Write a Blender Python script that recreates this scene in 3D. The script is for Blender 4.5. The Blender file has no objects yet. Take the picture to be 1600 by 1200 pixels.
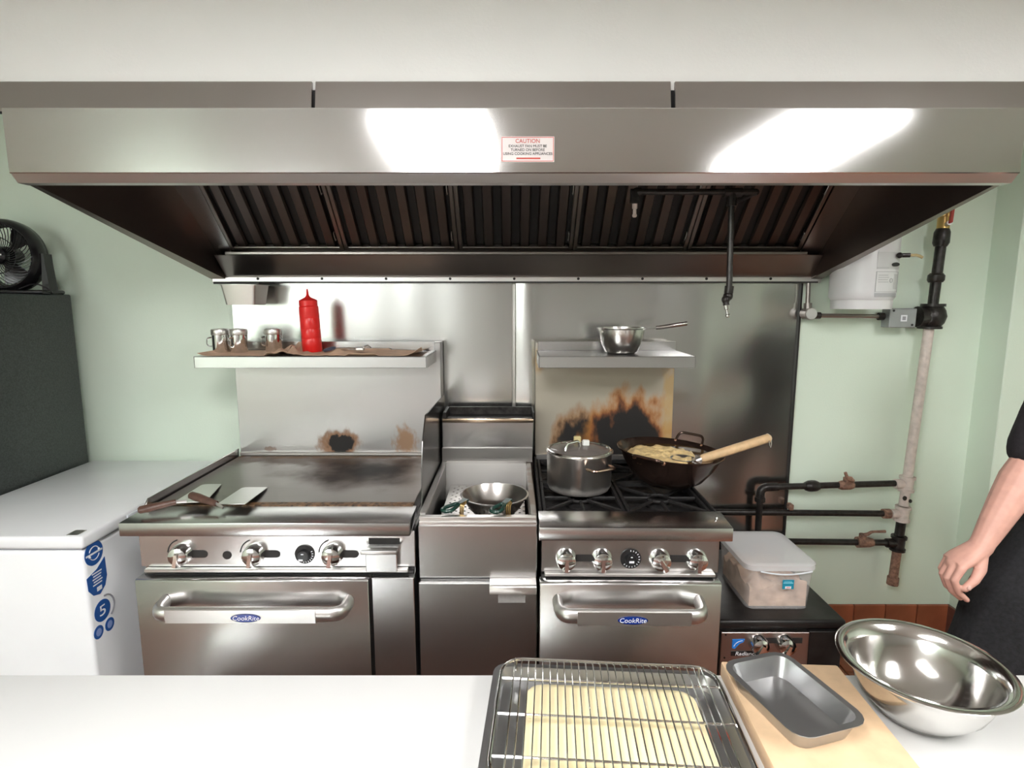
import bpy, bmesh, math, random
from mathutils import Vector, Matrix, noise
random.seed(7)
PI = math.pi
V = Vector
scn = bpy.context.scene
COL = scn.collection

# ------------------------------------------------------------------ camera
cd = bpy.data.cameras.new('camera'); cam = bpy.data.objects.new('camera', cd); COL.objects.link(cam)
cd.sensor_width = 36; cd.lens = 890 / 1600 * 36; cd.clip_start = 0.02
cam.location = (0, -2.62, 1.62); cam.rotation_euler = (math.radians(90 - 8.2), 0, 0)
scn.camera = cam
# ------------------------------------------------------------------ world, exposure
w = bpy.data.worlds.new('world'); scn.world = w; w.use_nodes = True
w.node_tree.nodes['Background'].inputs[0].default_value = (0.85, 0.92, 1, 1)
w.node_tree.nodes['Background'].inputs[1].default_value = 0.0
scn.view_settings.view_transform = 'Standard'; scn.view_settings.look = 'None'
scn.view_settings.gamma = 1; scn.view_settings.use_curve_mapping = False
scn.view_settings.exposure = 0.44
LAMP = 22.0          # emission of the ceiling troffers (their own diffusers, built further down)

# ------------------------------------------------------------------ mesh helpers
class B:
    def __init__(s): s.bm = bmesh.new()
    def _bev(s, verts, bev, seg):
        if bev > 0:
            ed = list({e for v in verts for e in v.link_edges})
            bmesh.ops.bevel(s.bm, geom=ed, offset=bev, segments=seg, affect='EDGES', profile=0.5)
    def box(s, x0, x1, y0, y1, z0, z1, bev=0, seg=1, M=None):
        r = bmesh.ops.create_cube(s.bm, size=1)['verts']
        for v in r:
            v.co = V(((x0+x1)/2 + v.co.x*(x1-x0), (y0+y1)/2 + v.co.y*(y1-y0), (z0+z1)/2 + v.co.z*(z1-z0)))
            if M: v.co = M @ v.co
        s._bev(r, bev, seg); return s
    def prism(s, pts, axis, a0, a1, bev=0, seg=1):
        def p3(p, a): return {'x': V((a, p[0], p[1])), 'y': V((p[0], a, p[1])), 'z': V((p[0], p[1], a))}[axis]
        v0 = [s.bm.verts.new(p3(p, a0)) for p in pts]; v1 = [s.bm.verts.new(p3(p, a1)) for p in pts]
        n = len(pts)
        s.bm.faces.new(v0); s.bm.faces.new(list(reversed(v1)))
        for i in range(n): s.bm.faces.new((v0[i], v1[i], v1[(i+1) % n], v0[(i+1) % n]))
        s._bev(v0 + v1, bev, seg); return s
    def hexa(s, p):      # 8 corners: bottom 4 then top 4
        v = [s.bm.verts.new(V(q)) for q in p]
        for f in ((0,1,2,3),(4,5,6,7),(0,1,5,4),(1,2,6,5),(2,3,7,6),(3,0,4,7)): s.bm.faces.new([v[i] for i in f])
        return s
    def loft(s, rings, cap=True, closed=False):
        R = [[s.bm.verts.new(V(p)) for p in r] for r in rings]; n = len(R[0])
        m = len(R)
        for i in range(m if closed else m-1):
            a, b = R[i], R[(i+1) % m]
            for k in range(n): s.bm.faces.new((a[k], a[(k+1) % n], b[(k+1) % n], b[k]))
        if cap and not closed: s.bm.faces.new(list(reversed(R[0]))); s.bm.faces.new(R[-1])
        return s
    def tube(s, pts, r, seg=10, closed=False, flat=None):
        pts = [V(p) for p in pts]; n = len(pts)
        rr = r if isinstance(r, (list, tuple)) else [r]*n
        def tan(i):
            if closed: return (pts[(i+1) % n] - pts[i-1]).normalized()
            return (pts[min(i+1, n-1)] - pts[max(i-1, 0)]).normalized()
        t = tan(0); u = t.orthogonal().normalized()
        if flat is not None: u = (V(flat) - t*V(flat).dot(t)).normalized()
        rings = []
        for i in range(n):
            t = tan(i); u = (u - t*u.dot(t)).normalized(); w_ = t.cross(u)
            ra, rb = rr[i] if isinstance(rr[i], (list, tuple)) else (rr[i], rr[i])
            rings.append([pts[i] + u*math.cos(2*PI*k/seg)*ra + w_*math.sin(2*PI*k/seg)*rb for k in range(seg)])
        return s.loft(rings, True, closed)
    def cyl(s, p0, p1, r0, r1=None, seg=16): return s.tube([p0, p1], [r0, r0 if r1 is None else r1], seg)
    def lathe(s, prof, c=(0,0,0), seg=24, M=None):
        c = V(c); M = M or Matrix.Identity(4); prev = None
        for r, z in prof:
            if r < 1e-6: ring = [s.bm.verts.new(c + (M @ V((0, 0, z))))]
            else: ring = [s.bm.verts.new(c + (M @ V((r*math.cos(2*PI*k/seg), r*math.sin(2*PI*k/seg), z)))) for k in range(seg)]
            if prev:
                if len(prev) == 1 and len(ring) > 1:
                    for k in range(seg): s.bm.faces.new((prev[0], ring[(k+1) % seg], ring[k]))
                elif len(ring) == 1 and len(prev) > 1:
                    for k in range(seg): s.bm.faces.new((prev[k], prev[(k+1) % seg], ring[0]))
                elif len(ring) > 1:
                    for k in range(seg): s.bm.faces.new((prev[k], prev[(k+1) % seg], ring[(k+1) % seg], ring[k]))
            prev = ring
        return s
    def ball(s, c, r, seg=12):
        rr = r if isinstance(r, (list, tuple)) else (r, r, r)
        vs = bmesh.ops.create_uvsphere(s.bm, u_segments=seg, v_segments=max(6, seg*2//3), radius=1)['verts']
        for v in vs: v.co = V(c) + V((v.co.x*rr[0], v.co.y*rr[1], v.co.z*rr[2]))
        return s
    def disc(s, c, rx, rz, th, axis='y', seg=24):    # flat round plate, thickness along axis
        c = V(c); pts = [(rx*math.cos(2*PI*k/seg), rz*math.sin(2*PI*k/seg)) for k in range(seg)]
        if axis == 'y': return s.prism([(c.x+a, c.z+b) for a, b in pts], 'y', c.y - th/2, c.y + th/2)
        if axis == 'x': return s.prism([(c.y+a, c.z+b) for a, b in pts], 'x', c.x - th/2, c.x + th/2)
        return s.prism([(c.x+a, c.y+b) for a, b in pts], 'z', c.z - th/2, c.z + th/2)

def fillet(pts, rad, n=5, closed=False):
    pts = [V(p) for p in pts]; out = []; N = len(pts)
    for i in range(N):
        if not closed and i in (0, N-1): out.append(pts[i]); continue
        a, b, c = pts[i-1], pts[i], pts[(i+1) % N]
        d = min(rad, (a-b).length*.49, (c-b).length*.49)
        p0 = b + (a-b).normalized()*d; p1 = b + (c-b).normalized()*d
        for k in range(n+1):
            t = k/n; out.append(p0*(1-t)**2 + b*2*t*(1-t) + p1*t*t)
    return out

LOC = {}
def finish(bm, off, smooth):
    if isinstance(bm, B): bm = bm.bm
    bmesh.ops.recalc_face_normals(bm, faces=bm.faces)
    bmesh.ops.translate(bm, verts=bm.verts, vec=-off)
    me = bpy.data.meshes.new('mesh'); bm.to_mesh(me); bm.free()
    for p in me.polygons: p.use_smooth = smooth > 0
    if smooth > 0: me.set_sharp_from_angle(angle=math.radians(smooth))
    return me
def mkobj(name, me, mt):
    me.name = name
    o = bpy.data.objects.new(name, me); COL.objects.link(o)
    if mt is not None: me.materials.append(mt)
    return o
def tag(o, label, cat, group=None, kind=None):
    if label: o['label'] = label
    if cat: o['category'] = cat
    if group: o['group'] = group
    if kind: o['kind'] = kind
    return o
def thing(name, label, cat, loc, group=None):
    o = bpy.data.objects.new(name, None); COL.objects.link(o); o.location = loc; o.empty_display_size = .05
    LOC[o] = V(loc); return tag(o, label, cat, group)
def part(name, b, mt, parent, smooth=35, label=None):
    me = finish(b, LOC[parent], smooth); o = mkobj(name, me, mt); o.parent = parent; LOC[o] = LOC[parent]
    if label: o['label'] = label
    return o
def dpart(src, parent, off=(0,0,0), name=None):     # copy of a part that shares its mesh
    o = src.copy(); COL.objects.link(o); o.parent = parent; o.location = src.location + V(off); LOC[o] = LOC[parent]; return o
def solo(name, b, mt, loc, label, cat, group=None, smooth=35, kind=None):
    me = finish(b, V(loc), smooth); o = mkobj(name, me, mt); o.location = loc; LOC[o] = V(loc)
    return tag(o, label, cat, group, kind)
def struct(name, b, mt, parent=None, smooth=0):
    me = finish(b, LOC[parent] if parent else V((0,0,0)), smooth); o = mkobj(name, me, mt); LOC[o] = LOC[parent] if parent else V((0,0,0))
    if parent: o.parent = parent
    else: o['kind'] = 'structure'
    return o
def copy_tree(o, parent=None):
    c = o.copy(); COL.objects.link(c); c.parent = parent; LOC[c] = LOC[parent] if parent else LOC[o]
    for ch in list(o.children): copy_tree(ch, c)
    return c
def text(name, body, size, mt, parent, M, sx=1.0, shear=0.0):
    cu = bpy.data.curves.new('t', 'FONT'); cu.body = body; cu.size = size; cu.extrude = 0.0004
    cu.align_x = 'CENTER'; cu.align_y = 'CENTER'; cu.shear = shear; cu.resolution_u = 3
    t = bpy.data.objects.new('t', cu); me = bpy.data.meshes.new_from_object(t)
    bpy.data.objects.remove(t); bpy.data.curves.remove(cu)
    me.transform(Matrix.Translation(-LOC[parent]) @ M @ Matrix.Diagonal((sx, 1, 1, 1)))
    me.materials.clear()
    o = mkobj(name, me, mt); o.parent = parent; LOC[o] = LOC[parent]; return o
FRONT = Matrix.Rotation(PI/2, 4, 'X')                 # text facing -Y
def at(x, y, z, R=FRONT): return Matrix.Translation((x, y, z)) @ R

# ------------------------------------------------------------------ materials
def newmat(name):
    m = bpy.data.materials.new(name); m.use_nodes = True
    nt = m.node_tree; return m, nt, nt.nodes['Principled BSDF']
def N(nt, t, **kw):
    n = nt.nodes.new(t)
    for k, v in kw.items(): setattr(n, k, v)
    return n
def rgb(c): return (c[0], c[1], c[2], 1)
def coordnoise(nt, scale, detail=3, stretch=(1,1,1)):
    tc = N(nt, 'ShaderNodeTexCoord'); mp = N(nt, 'ShaderNodeMapping'); mp.inputs['Scale'].default_value = stretch
    nz = N(nt, 'ShaderNodeTexNoise'); nz.inputs['Scale'].default_value = scale; nz.inputs['Detail'].default_value = detail
    nt.links.new(tc.outputs['Object'], mp.inputs[0]); nt.links.new(mp.outputs[0], nz.inputs['Vector']); return nz
def mrange(nt, src, a, b, c, d, smooth=False):
    r = N(nt, 'ShaderNodeMapRange'); r.inputs[1].default_value = a; r.inputs[2].default_value = b
    r.inputs[3].default_value = c; r.inputs[4].default_value = d
    if smooth: r.interpolation_type = 'SMOOTHSTEP'
    nt.links.new(src, r.inputs[0]); return r.outputs[0]
def mixc(nt, fac, a, b):
    m = N(nt, 'ShaderNodeMix', data_type='RGBA')
    if isinstance(fac, float): m.inputs[0].default_value = fac
    else: nt.links.new(fac, m.inputs[0])
    for i, q in ((6, a), (7, b)):
        if hasattr(q, 'links') or hasattr(q, 'is_linked'): nt.links.new(q, m.inputs[i])
        else: m.inputs[i].default_value = rgb(q)
    return m.outputs[2]
def mixf(nt, fac, a, b):
    m = N(nt, 'ShaderNodeMix', data_type='FLOAT'); nt.links.new(fac, m.inputs[0])
    for i, q in ((2, a), (3, b)):
        if isinstance(q, (int, float)): m.inputs[i].default_value = q
        else: nt.links.new(q, m.inputs[i])
    return m.outputs[0]
def plain(name, c, rough=.5, metal=0.0, var=0.0, scale=20, bump=0.0, spec=.5, alpha=1.0, sub=0.0):
    m, nt, p = newmat(name)
    p.inputs['Base Color'].default_value = rgb(c); p.inputs['Roughness'].default_value = rough
    p.inputs['Metallic'].default_value = metal; p.inputs['Specular IOR Level'].default_value = spec
    p.inputs['Alpha'].default_value = alpha
    if var or bump:
        nz = coordnoise(nt, scale, 4)
        if var:
            k = mrange(nt, nz.outputs[0], .3, .7, 0, 1)
            nt.links.new(mixc(nt, k, [q*(1-var) for q in c], [min(1, q*(1+var)) for q in c]), p.inputs['Base Color'])
        if bump:
            b = N(nt, 'ShaderNodeBump'); b.inputs['Strength'].default_value = bump; b.inputs['Distance'].default_value = .01
            nt.links.new(nz.outputs[0], b.inputs['Height']); nt.links.new(b.outputs[0], p.inputs['Normal'])
    return m
def steel(name, c=(.58,.575,.57), rough=.24, axis='x', streak=.008, bump=0, smudge=.015, metal=1.0, stains=(), base=(0,0,0), aniso=0.0):
    """brushed steel; stains = (centre, radii, [(edge, colour), ...from outside in], noise)"""
    m, nt, p = newmat(name)
    st = {'x': (1, 40, 40), 'z': (40, 40, 1), 'y': (40, 1, 40)}[axis]
    nz = coordnoise(nt, 3, 2, st)
    lo = coordnoise(nt, 3.5, 1)
    r1 = mrange(nt, nz.outputs[0], .3, .7, rough - streak*.2, rough + streak*.2)
    r2 = mrange(nt, lo.outputs[0], .2, .8, -smudge, smudge, True)
    ad = N(nt, 'ShaderNodeMath', operation='ADD'); nt.links.new(r1, ad.inputs[0]); nt.links.new(r2, ad.inputs[1])
    ro = ad.outputs[0]
    col = mixc(nt, 0.0, c, c)
    me = None
    if stains:
        tc = N(nt, 'ShaderNodeTexCoord')
        for (ctr, rad, layers, amp, nsc) in stains:
            sb = N(nt, 'ShaderNodeVectorMath', operation='SUBTRACT'); nt.links.new(tc.outputs['Object'], sb.inputs[0])
            sb.inputs[1].default_value = [ctr[i]-base[i] for i in range(3)]
            dv = N(nt, 'ShaderNodeVectorMath', operation='DIVIDE'); nt.links.new(sb.outputs[0], dv.inputs[0]); dv.inputs[1].default_value = rad
            ln = N(nt, 'ShaderNodeVectorMath', operation='LENGTH'); nt.links.new(dv.outputs[0], ln.inputs[0])
            n2 = coordnoise(nt, nsc, 5, (1, 1, .55))
            of = mrange(nt, n2.outputs[0], .25, .75, -amp, amp)
            a2 = N(nt, 'ShaderNodeMath', operation='ADD'); nt.links.new(ln.outputs['Value'], a2.inputs[0]); nt.links.new(of, a2.inputs[1])
            for (e0, e1, cc, mx) in layers:
                f = mrange(nt, a2.outputs[0], e0, e1, mx, 0, True)
                col = mixc(nt, f, col, cc); ro = mixf(nt, f, ro, .62)
                me = mixf(nt, f, metal if me is None else me, .0)
    nt.links.new(col, p.inputs['Base Color']); nt.links.new(ro, p.inputs['Roughness'])
    p.inputs['Metallic'].default_value = metal
    if me is not None: nt.links.new(me, p.inputs['Metallic'])
    if bump:
        b = N(nt, 'ShaderNodeBump'); b.inputs['Strength'].default_value = bump; b.inputs['Distance'].default_value = .002
        nt.links.new(nz.outputs[0], b.inputs['Height']); nt.links.new(b.outputs[0], p.inputs['Normal'])
    return m
def emit(name, c, s):
    m, nt, p = newmat(name); p.inputs['Base Color'].default_value = rgb(c)
    p.inputs['Emission Color'].default_value = rgb(c); p.inputs['Emission Strength'].default_value = s; return m

STEEL = steel('brushed_steel')
HOODS = steel('hood_fascia_steel', c=(.66,.655,.645), rough=.105, axis='x', streak=.008, smudge=.01)
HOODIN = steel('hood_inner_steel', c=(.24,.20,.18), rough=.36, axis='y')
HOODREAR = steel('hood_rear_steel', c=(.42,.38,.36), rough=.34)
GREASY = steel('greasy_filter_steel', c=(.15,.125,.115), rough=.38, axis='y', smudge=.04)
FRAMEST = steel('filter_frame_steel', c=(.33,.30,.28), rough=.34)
WALLST = steel('wall_sheet_steel', c=(.60,.60,.585), rough=.21, axis='z', streak=.01, smudge=.02, bump=0)
CHROME = plain('chrome', (.75,.74,.73), .09, 1.0)
POLISH = plain('polished_steel', (.70,.69,.67), .14, 1.0, bump=.01, scale=30)
PANST = plain('pan_steel', (.62,.60,.58), .24, 1.0, bump=.02, scale=40)
SATIN = plain('satin_steel', (.72,.70,.68), .36, 1.0, bump=.01, scale=60)
DARKST = plain('dark_gap_metal', (.03,.028,.027), .5, .3)
BLACK = plain('black_plastic', (.012,.012,.013), .32)
IRON = plain('cast_iron', (.012,.011,.011), .6, .0, var=.4, bump=.3, scale=60)
BLKPIPE = plain('black_iron_pipe', (.03,.026,.024), .34, .4, var=.4, bump=.15, scale=50)
WHITEPIPE = plain('flaking_pipe_paint_and_nozzle_glint', (.72,.62,.57), .5, 0, var=.12, bump=.2, scale=45)
RUSTY = plain('rusty_fitting', (.30,.17,.12), .6, .2, var=.5, bump=.3, scale=60)
BRASS = plain('brass', (.62,.42,.16), .3, .9)
REDP = plain('red_lever_paint', (.42,.05,.04), .4)
WHITE = plain('white_enamel', (.89,.90,.92), .22, var=.02, scale=3)
WHITE2 = plain('white_tank_paint', (.80,.79,.80), .3, var=.02, scale=8)
FRIDGE = plain('speckled_charcoal_panel', (.038,.044,.042), .38, 0, var=.45, scale=170, bump=.06)
BLUE = plain('blue_sticker', (.02,.10,.36), .35)
BLUE2 = plain('blue_badge', (.01,.035,.25), .25)
WPRINT = plain('white_print', (.85,.86,.9), .4)
GPRINT = plain('grey_print', (.33,.33,.36), .5)
KPRINT = plain('black_print', (.02,.02,.02), .5)
RPRINT = plain('red_print', (.62,.07,.05), .5)
PPRINT = plain('sign_plate', (.80,.74,.73), .35)
RED = plain('red_squeeze_plastic', (.80,.02,.018), .28, spec=.5)
KRAFT = plain('kraft_paper', (.76,.52,.36), .8, var=.1, scale=25, bump=.1)
WOODH = plain('pale_wood', (.66,.45,.25), .5, var=.12, scale=40)
WOODD = plain('dark_wood', (.10,.052,.038), .4, var=.3, scale=50)
BOARDW = plain('board_wood', (.68,.48,.30), .55, var=.08, scale=30)
WOK = plain('seasoned_wok_iron', (.07,.042,.033), .2, .75, var=.4, scale=18, bump=.04)
GREENH = plain('green_handle_coating', (.012,.045,.034), .28)
SKIN = plain('skin', (.64,.35,.28), .5, var=.08, scale=35, bump=.04)
NAIL = plain('nail', (.72,.47,.40), .3)
CLOTH = plain('black_cloth', (.012,.012,.014), .9, var=.4, scale=90, bump=.25)
CLOTH2 = plain('black_shirt_cloth', (.016,.013,.016), .9, var=.3, scale=90, bump=.2)
HAIR = plain('dark_hair', (.02,.014,.01), .5)
TOPWHITE = plain('white_cutting_surface', (.68,.68,.67), .45, var=.015, scale=6)
GREYPAN = plain('grey_steel_pan', (.42,.42,.42), .28, .9, bump=.02, scale=30)
FROST = plain('frosted_plastic', (.86,.84,.84), .4, alpha=.20)
FROSTL = plain('frosted_lid', (.90,.90,.91), .38, alpha=.45)
FOOD = plain('pale_raw_food', (.74,.52,.38), .6, var=.28, scale=22, bump=.4)
FRIES = plain('frying_batter', (.86,.62,.30), .45, var=.22, scale=45, bump=.5)
OIL = plain('frying_oil', (.10,.055,.02), .08, spec=.6)
DOUGH = plain('pale_yellow_dough', (.82,.72,.45), .6, var=.05, scale=20)
TEAL = plain('teal_label', (.01,.26,.38), .4)
LTEAL = plain('pale_teal_print', (.25,.62,.75), .4)
SKYB = plain('bright_blue_sticker', (.02,.22,.72), .4)
GREYBOX = plain('grey_galvanised', (.36,.37,.38), .45, .6, var=.08)
CLEARISH = plain('milky_edge', (.75,.78,.82), .25)

def wallmat(name, c, var=.025):
    m, nt, p = newmat(name)
    nz = coordnoise(nt, 1.3, 4); k = mrange(nt, nz.outputs[0], .3, .7, 0, 1)
    nt.links.new(mixc(nt, k, [q*(1-var) for q in c], [q*(1+var) for q in c]), p.inputs['Base Color'])
    p.inputs['Roughness'].default_value = .42
    n2 = coordnoise(nt, 120, 3); b = N(nt, 'ShaderNodeBump'); b.inputs['Strength'].default_value = .12; b.inputs['Distance'].default_value = .004
    nt.links.new(n2.outputs[0], b.inputs['Height']); nt.links.new(b.outputs[0], p.inputs['Normal']); return m
GREEN = wallmat('pale_green_paint', (.78,.89,.76))
CEIL = wallmat('warm_ceiling_paint', (.68,.68,.66), .01)
SOFF = wallmat('white_soffit_paint', (.90,.90,.89), .01)
REAR = wallmat('beige_wall_paint', (.50,.50,.48), .02)
TILE = plain('red_quarry_tile', (.36,.11,.052), .45, var=.25, scale=6, bump=.08)
TILE2 = plain('red_quarry_tile_alternate', (.19,.085,.062), .45, var=.25, scale=8, bump=.08)
GROUT = plain('dark_grout', (.10,.055,.04), .8)

# ------------------------------------------------------------------ the room
XL, XR, YB, ZC = -3.4, 3.3, -6.0, 2.5
floor = struct('floor', B().box(XL, XR, YB, .1, -.1, -.008), GROUT)
tl = None
for i in range(14):
    for j in range(12):
        x = .72 + i*.152; y = -.145 - j*.152
        if tl is None:
            tl = struct('tile', B().box(x, x+.146, y-.146+.14, y+.14, -.008, 0, .002), TILE, floor); ref = (x, y)
        else:
            o = dpart(tl, floor, (x-ref[0], y-ref[1], 0))
rest = B().box(XL, .714, YB, 0, -.008, 0).box(.714, XR, YB, -1.98, -.008, 0).box(2.85, XR, -1.98, 0, -.008, 0)
fr = struct('tile_field', rest, TILE2, floor); fr['kind'] = 'stuff'
ceiling = struct('ceiling', B().box(XL, XR, YB, .1, ZC, ZC+.1), CEIL)
struct('wall_back', B().box(XL, 2.15, 0, .1, 0, ZC), GREEN)
struct('wall_back_pier', B().box(2.15, XR, -.15, .1, 0, ZC, .004), GREEN)
struct('wall_left', B().box(XL-.1, XL, YB, .1, 0, ZC), GREEN)
struct('wall_right', B().box(XR, XR+.1, YB, .1, 0, ZC), GREEN)
struct('wall_rear', B().box(XL, XR, YB-.1, YB, 0, ZC), REAR)
bb = struct('baseboard_back', B().box(1.2, 2.15, -.006, 0, 0, .148), GROUT)
t0 = None
for i in range(6):
    x = 1.215 + i*.155
    if t0 is None: t0 = struct('tile', B().box(x, x+.151, -.014, -.002, .003, .150, .003), TILE, bb); rx = x
    else: dpart(t0, bb, (x-rx, 0, 0))
bp = struct('baseboard_pier', B().box(2.144, 2.15, -.156, 0, 0, .148).box(2.144, XR, -.156, -.15, 0, .148), GROUT)
struct('tile', B().box(2.136, 2.146, -.152, -.012, .003, .150, .002), TILE2, bp)
for i in range(4):
    x = 2.14 + i*.155; struct('tile', B().box(x, x+.151, -.164, -.154, .003, .150, .003), TILE if i % 2 else TILE2, bp)
# soffit boxed in above the hood
struct('wall_soffit', B().box(-1.45, 1.47, -.93, 0, 2.205, ZC), SOFF)

# ceiling troffers (their light is their own diffuser)
LMAT = emit('lit_diffuser', (1.0, .99, .985), LAMP)
LCOOL = emit('lit_diffuser_cool', (.95, .98, 1.0), LAMP*1.45)
def troffer(x, y, label, LMAT=LMAT):
    t = thing('ceiling_light', label, 'light', (x, y, ZC), 'ceiling troffers')
    part('diffuser', B().box(x-.25, x+.25, y-.59, y+.59, ZC-.014, ZC-.006), LMAT, t, 0)
    f = B()
    for a in (-1, 1):
        f.box(x+a*.265-.015, x+a*.265+.015, y-.62, y+.62, ZC-.02, ZC, .002)
        f.box(x-.25, x+.25, y+a*.605-.015, y+a*.605+.015, ZC-.02, ZC, .002)
    part('frame', f, WHITE, t)
troffer(-.40, -2.73, 'long ceiling light nearest the middle of the hood')
troffer(1.60, -2.73, 'long ceiling light on the side of the gas pipes')
troffer(-2.95, -5.25, 'long ceiling light over the freezer side, next to the wall', LCOOL)
troffer(-2.15, -5.25, 'added long ceiling light over the freezer side, away from the wall', LCOOL)  # added twin: the one freezer-side light is spread over two troffers

# ------------------------------------------------------------------ wall sheets of steel
def sheet(name, x0, x1, f, label):
    b = B(); nx, nz_ = 46, 22; z0, z1 = .30, 1.703
    g = [[b.bm.verts.new((x0+(x1-x0)*i/nx, -.005 - f((x0+(x1-x0)*i/nx), z0+(z1-z0)*j/nz_), z0+(z1-z0)*j/nz_)) for i in range(nx+1)] for j in range(nz_+1)]
    for j in range(nz_):
        for i in range(nx): b.bm.faces.new((g[j][i], g[j][i+1], g[j+1][i+1], g[j+1][i]))
    bk = [[b.bm.verts.new((x0+(x1-x0)*i, -.001, z0+(z1-z0)*j)) for i in (0, 1)] for j in (0, 1)]
    b.bm.faces.new((bk[0][0], bk[1][0], bk[1][1], bk[0][1]))
    return solo(name, b, WALLST, ((x0+x1)/2, -.002, z0), label, 'wall panel', 'steel wall sheets', smooth=60)
def wav(x, z): return .009*(noise.noise(V((x*2.6, 4.1, z*.45))) + .35*noise.noise(V((x*6.1, 9.7, z*.7))))
def fl(x, z): return .012 + wav(x, z)
def fr_(x, z):
    d = x - .02
    return .012 + wav(x+7, z) + .012*max(0, 1 - abs(d - .05 - .03*(1.7-z))/.07)**2
sheet('steel_wall_sheet', -1.268, .004, fl, 'steel wall sheet behind the griddle, left of the joint strip')
sheet('steel_wall_sheet', .014, 1.305, fr_, 'steel wall sheet behind the stove, right of the joint strip')
solo('joint_strip', B().box(.001, .017, -.026, -.004, .85, 1.703, .003), SATIN, (.009, -.01, .85), 'thin vertical steel strip covering the joint of the wall sheets', 'trim')
solo('edge_strip', B().box(1.300, 1.308, -.026, -.0005, .30, 1.703, .001), DARKST, (1.304, -.006, .30), 'thin dark edge strip at the end of the steel wall sheet', 'trim')

# ------------------------------------------------------------------ hood
hb = (0, -.5, 1.70)
hood = thing('range_hood', 'wide stainless steel kitchen exhaust hood over the cooking line', 'range hood', hb)
part('front_fascia', B().box(-1.390, 1.405, -.98, -.966, 1.972, 2.143, .002), HOODS, hood)
part('bottom_flange', B().prism([(-.978, 1.972), (-.958, 1.950), (-.925, 1.950), (-.925, 1.972)], 'x', -1.386, 1.401), SATIN, hood)
def zb(y): return 1.965 + (y + .97)/.95*(-.25)
def endp(xof, xor, xir, xif):
    yf, yr = -.966, -.012
    P = [(xof, yf), (xor, yr), (xir, yr), (xif, yf)]
    return B().hexa([(x, y, zb(y)) for x, y in P] + [(x, y, 2.14) for x, y in P])
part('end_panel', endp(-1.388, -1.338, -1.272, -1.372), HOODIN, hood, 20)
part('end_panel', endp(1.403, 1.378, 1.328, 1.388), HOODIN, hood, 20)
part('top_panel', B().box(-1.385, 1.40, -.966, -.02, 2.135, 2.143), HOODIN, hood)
TS = steel('hood_top_strip_steel', c=(.47,.44,.42), rough=.35)
for (a, bq) in ((-1.44, -.555), (-.545, .440), (.452, 1.46)):
    part('top_strip', B().prism([(-.955, 2.143), (-.948, 2.143), (-.925, 2.225), (-.938, 2.225)], 'x', a, bq, .001), TS, hood)
part('strip_backing', B().box(-1.44, 1.46, -.93, -.925, 2.143, 2.204), DARKST, hood)
# slope of the filter bank: from (y -.11, z 1.843) rising towards the room at 45 degrees
def slope(u): return (-.11 - u*.7071, 1.843 + u*.7071)
def filler(x0, x1, x0t, x1t):
    a, b_ = slope(-.03), slope(.41)
    n = .006
    return B().hexa([(x0, a[0], a[1]), (x1, a[0], a[1]), (x1t, b_[0], b_[1]), (x0t, b_[0], b_[1]),
                     (x0, a[0]+n, a[1]+n), (x1, a[0]+n, a[1]+n), (x1t, b_[0]+n, b_[1]+n), (x0t, b_[0]+n, b_[1]+n)])
for qa, qb in (((-1.289, -.100), (-1.331, -.395)), ((1.336, -.100), (1.362, -.395))):
    part('corner_seam', B().tube([(qa[0], qa[1]-.004, 1.843-.012-.004), (qb[0], qb[1]-.004, 1.843+.285-.004)], .003, 6), DARKST, hood)
part('filter_surround', filler(-1.285, -1.212, -1.325, -1.212), STEEL, hood, 0)
part('filter_surround', filler(1.249, 1.333, 1.249, 1.352), HOODREAR, hood, 0)
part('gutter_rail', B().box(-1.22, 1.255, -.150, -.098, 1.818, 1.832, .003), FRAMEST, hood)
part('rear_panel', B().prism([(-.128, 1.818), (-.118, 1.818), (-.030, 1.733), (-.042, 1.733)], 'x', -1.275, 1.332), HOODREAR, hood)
rail = part('bottom_rail', B().box(-1.336, 1.378, -.045, -.008, 1.704, 1.731, .003), SATIN, hood)
part('rail_lip', B().box(-1.25, 1.36, -.05, -.045, 1.704, 1.710), DARKST, hood)
sc0 = None
for i in range(9):
    x = -1.13 + i*.285
    if sc0 is None: sc0 = part('screw', B().disc((x, -.0465, 1.722), .006, .006, .004, 'y', 10), DARKST, rail); sx0 = x
    else: dpart(sc0, rail, (x-sx0, 0, 0))
part('plenum_back', B().box(-1.30, 1.35, -.02, -.012, 1.73, 2.135), HOODIN, hood)

# caution sign stuck on the fascia
sg = thing('caution_sign', 'small white caution sign with red and black lettering on hood fascia', 'sign', (.043, -.9805, 2.035))
part('plate', B().box(-.030, .116, -.9815, -.9802, 2.001, 2.068), PPRINT, sg)
bd = B()
for q in ((-.028, .114, 2.0648, 2.0662), (-.028, .114, 2.0028, 2.0042), (-.028, -.0266, 2.0042, 2.0648), (.1126, .114, 2.0042, 2.0648)):
    bd.box(q[0], q[1], -.9822, -.9814, q[2], q[3])
part('border', bd, RPRINT, sg)
ys = -.9822
text('lettering', 'CAUTION', .0150, RPRINT, sg, at(.043, ys, 2.0555))
text('lettering', 'EXHAUST FAN MUST BE', .0098, KPRINT, sg, at(.043, ys, 2.0425))
text('lettering', 'TURNED ON BEFORE', .0098, KPRINT, sg, at(.043, ys, 2.0325))
text('lettering', 'USING COOKING APPLIANCES', .0098, KPRINT, sg, at(.043, ys, 2.0225))
part('maker_line', B().box(.012, .078, -.9822, -.9814, 2.0085, 2.0125), RPRINT, sg)

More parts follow.
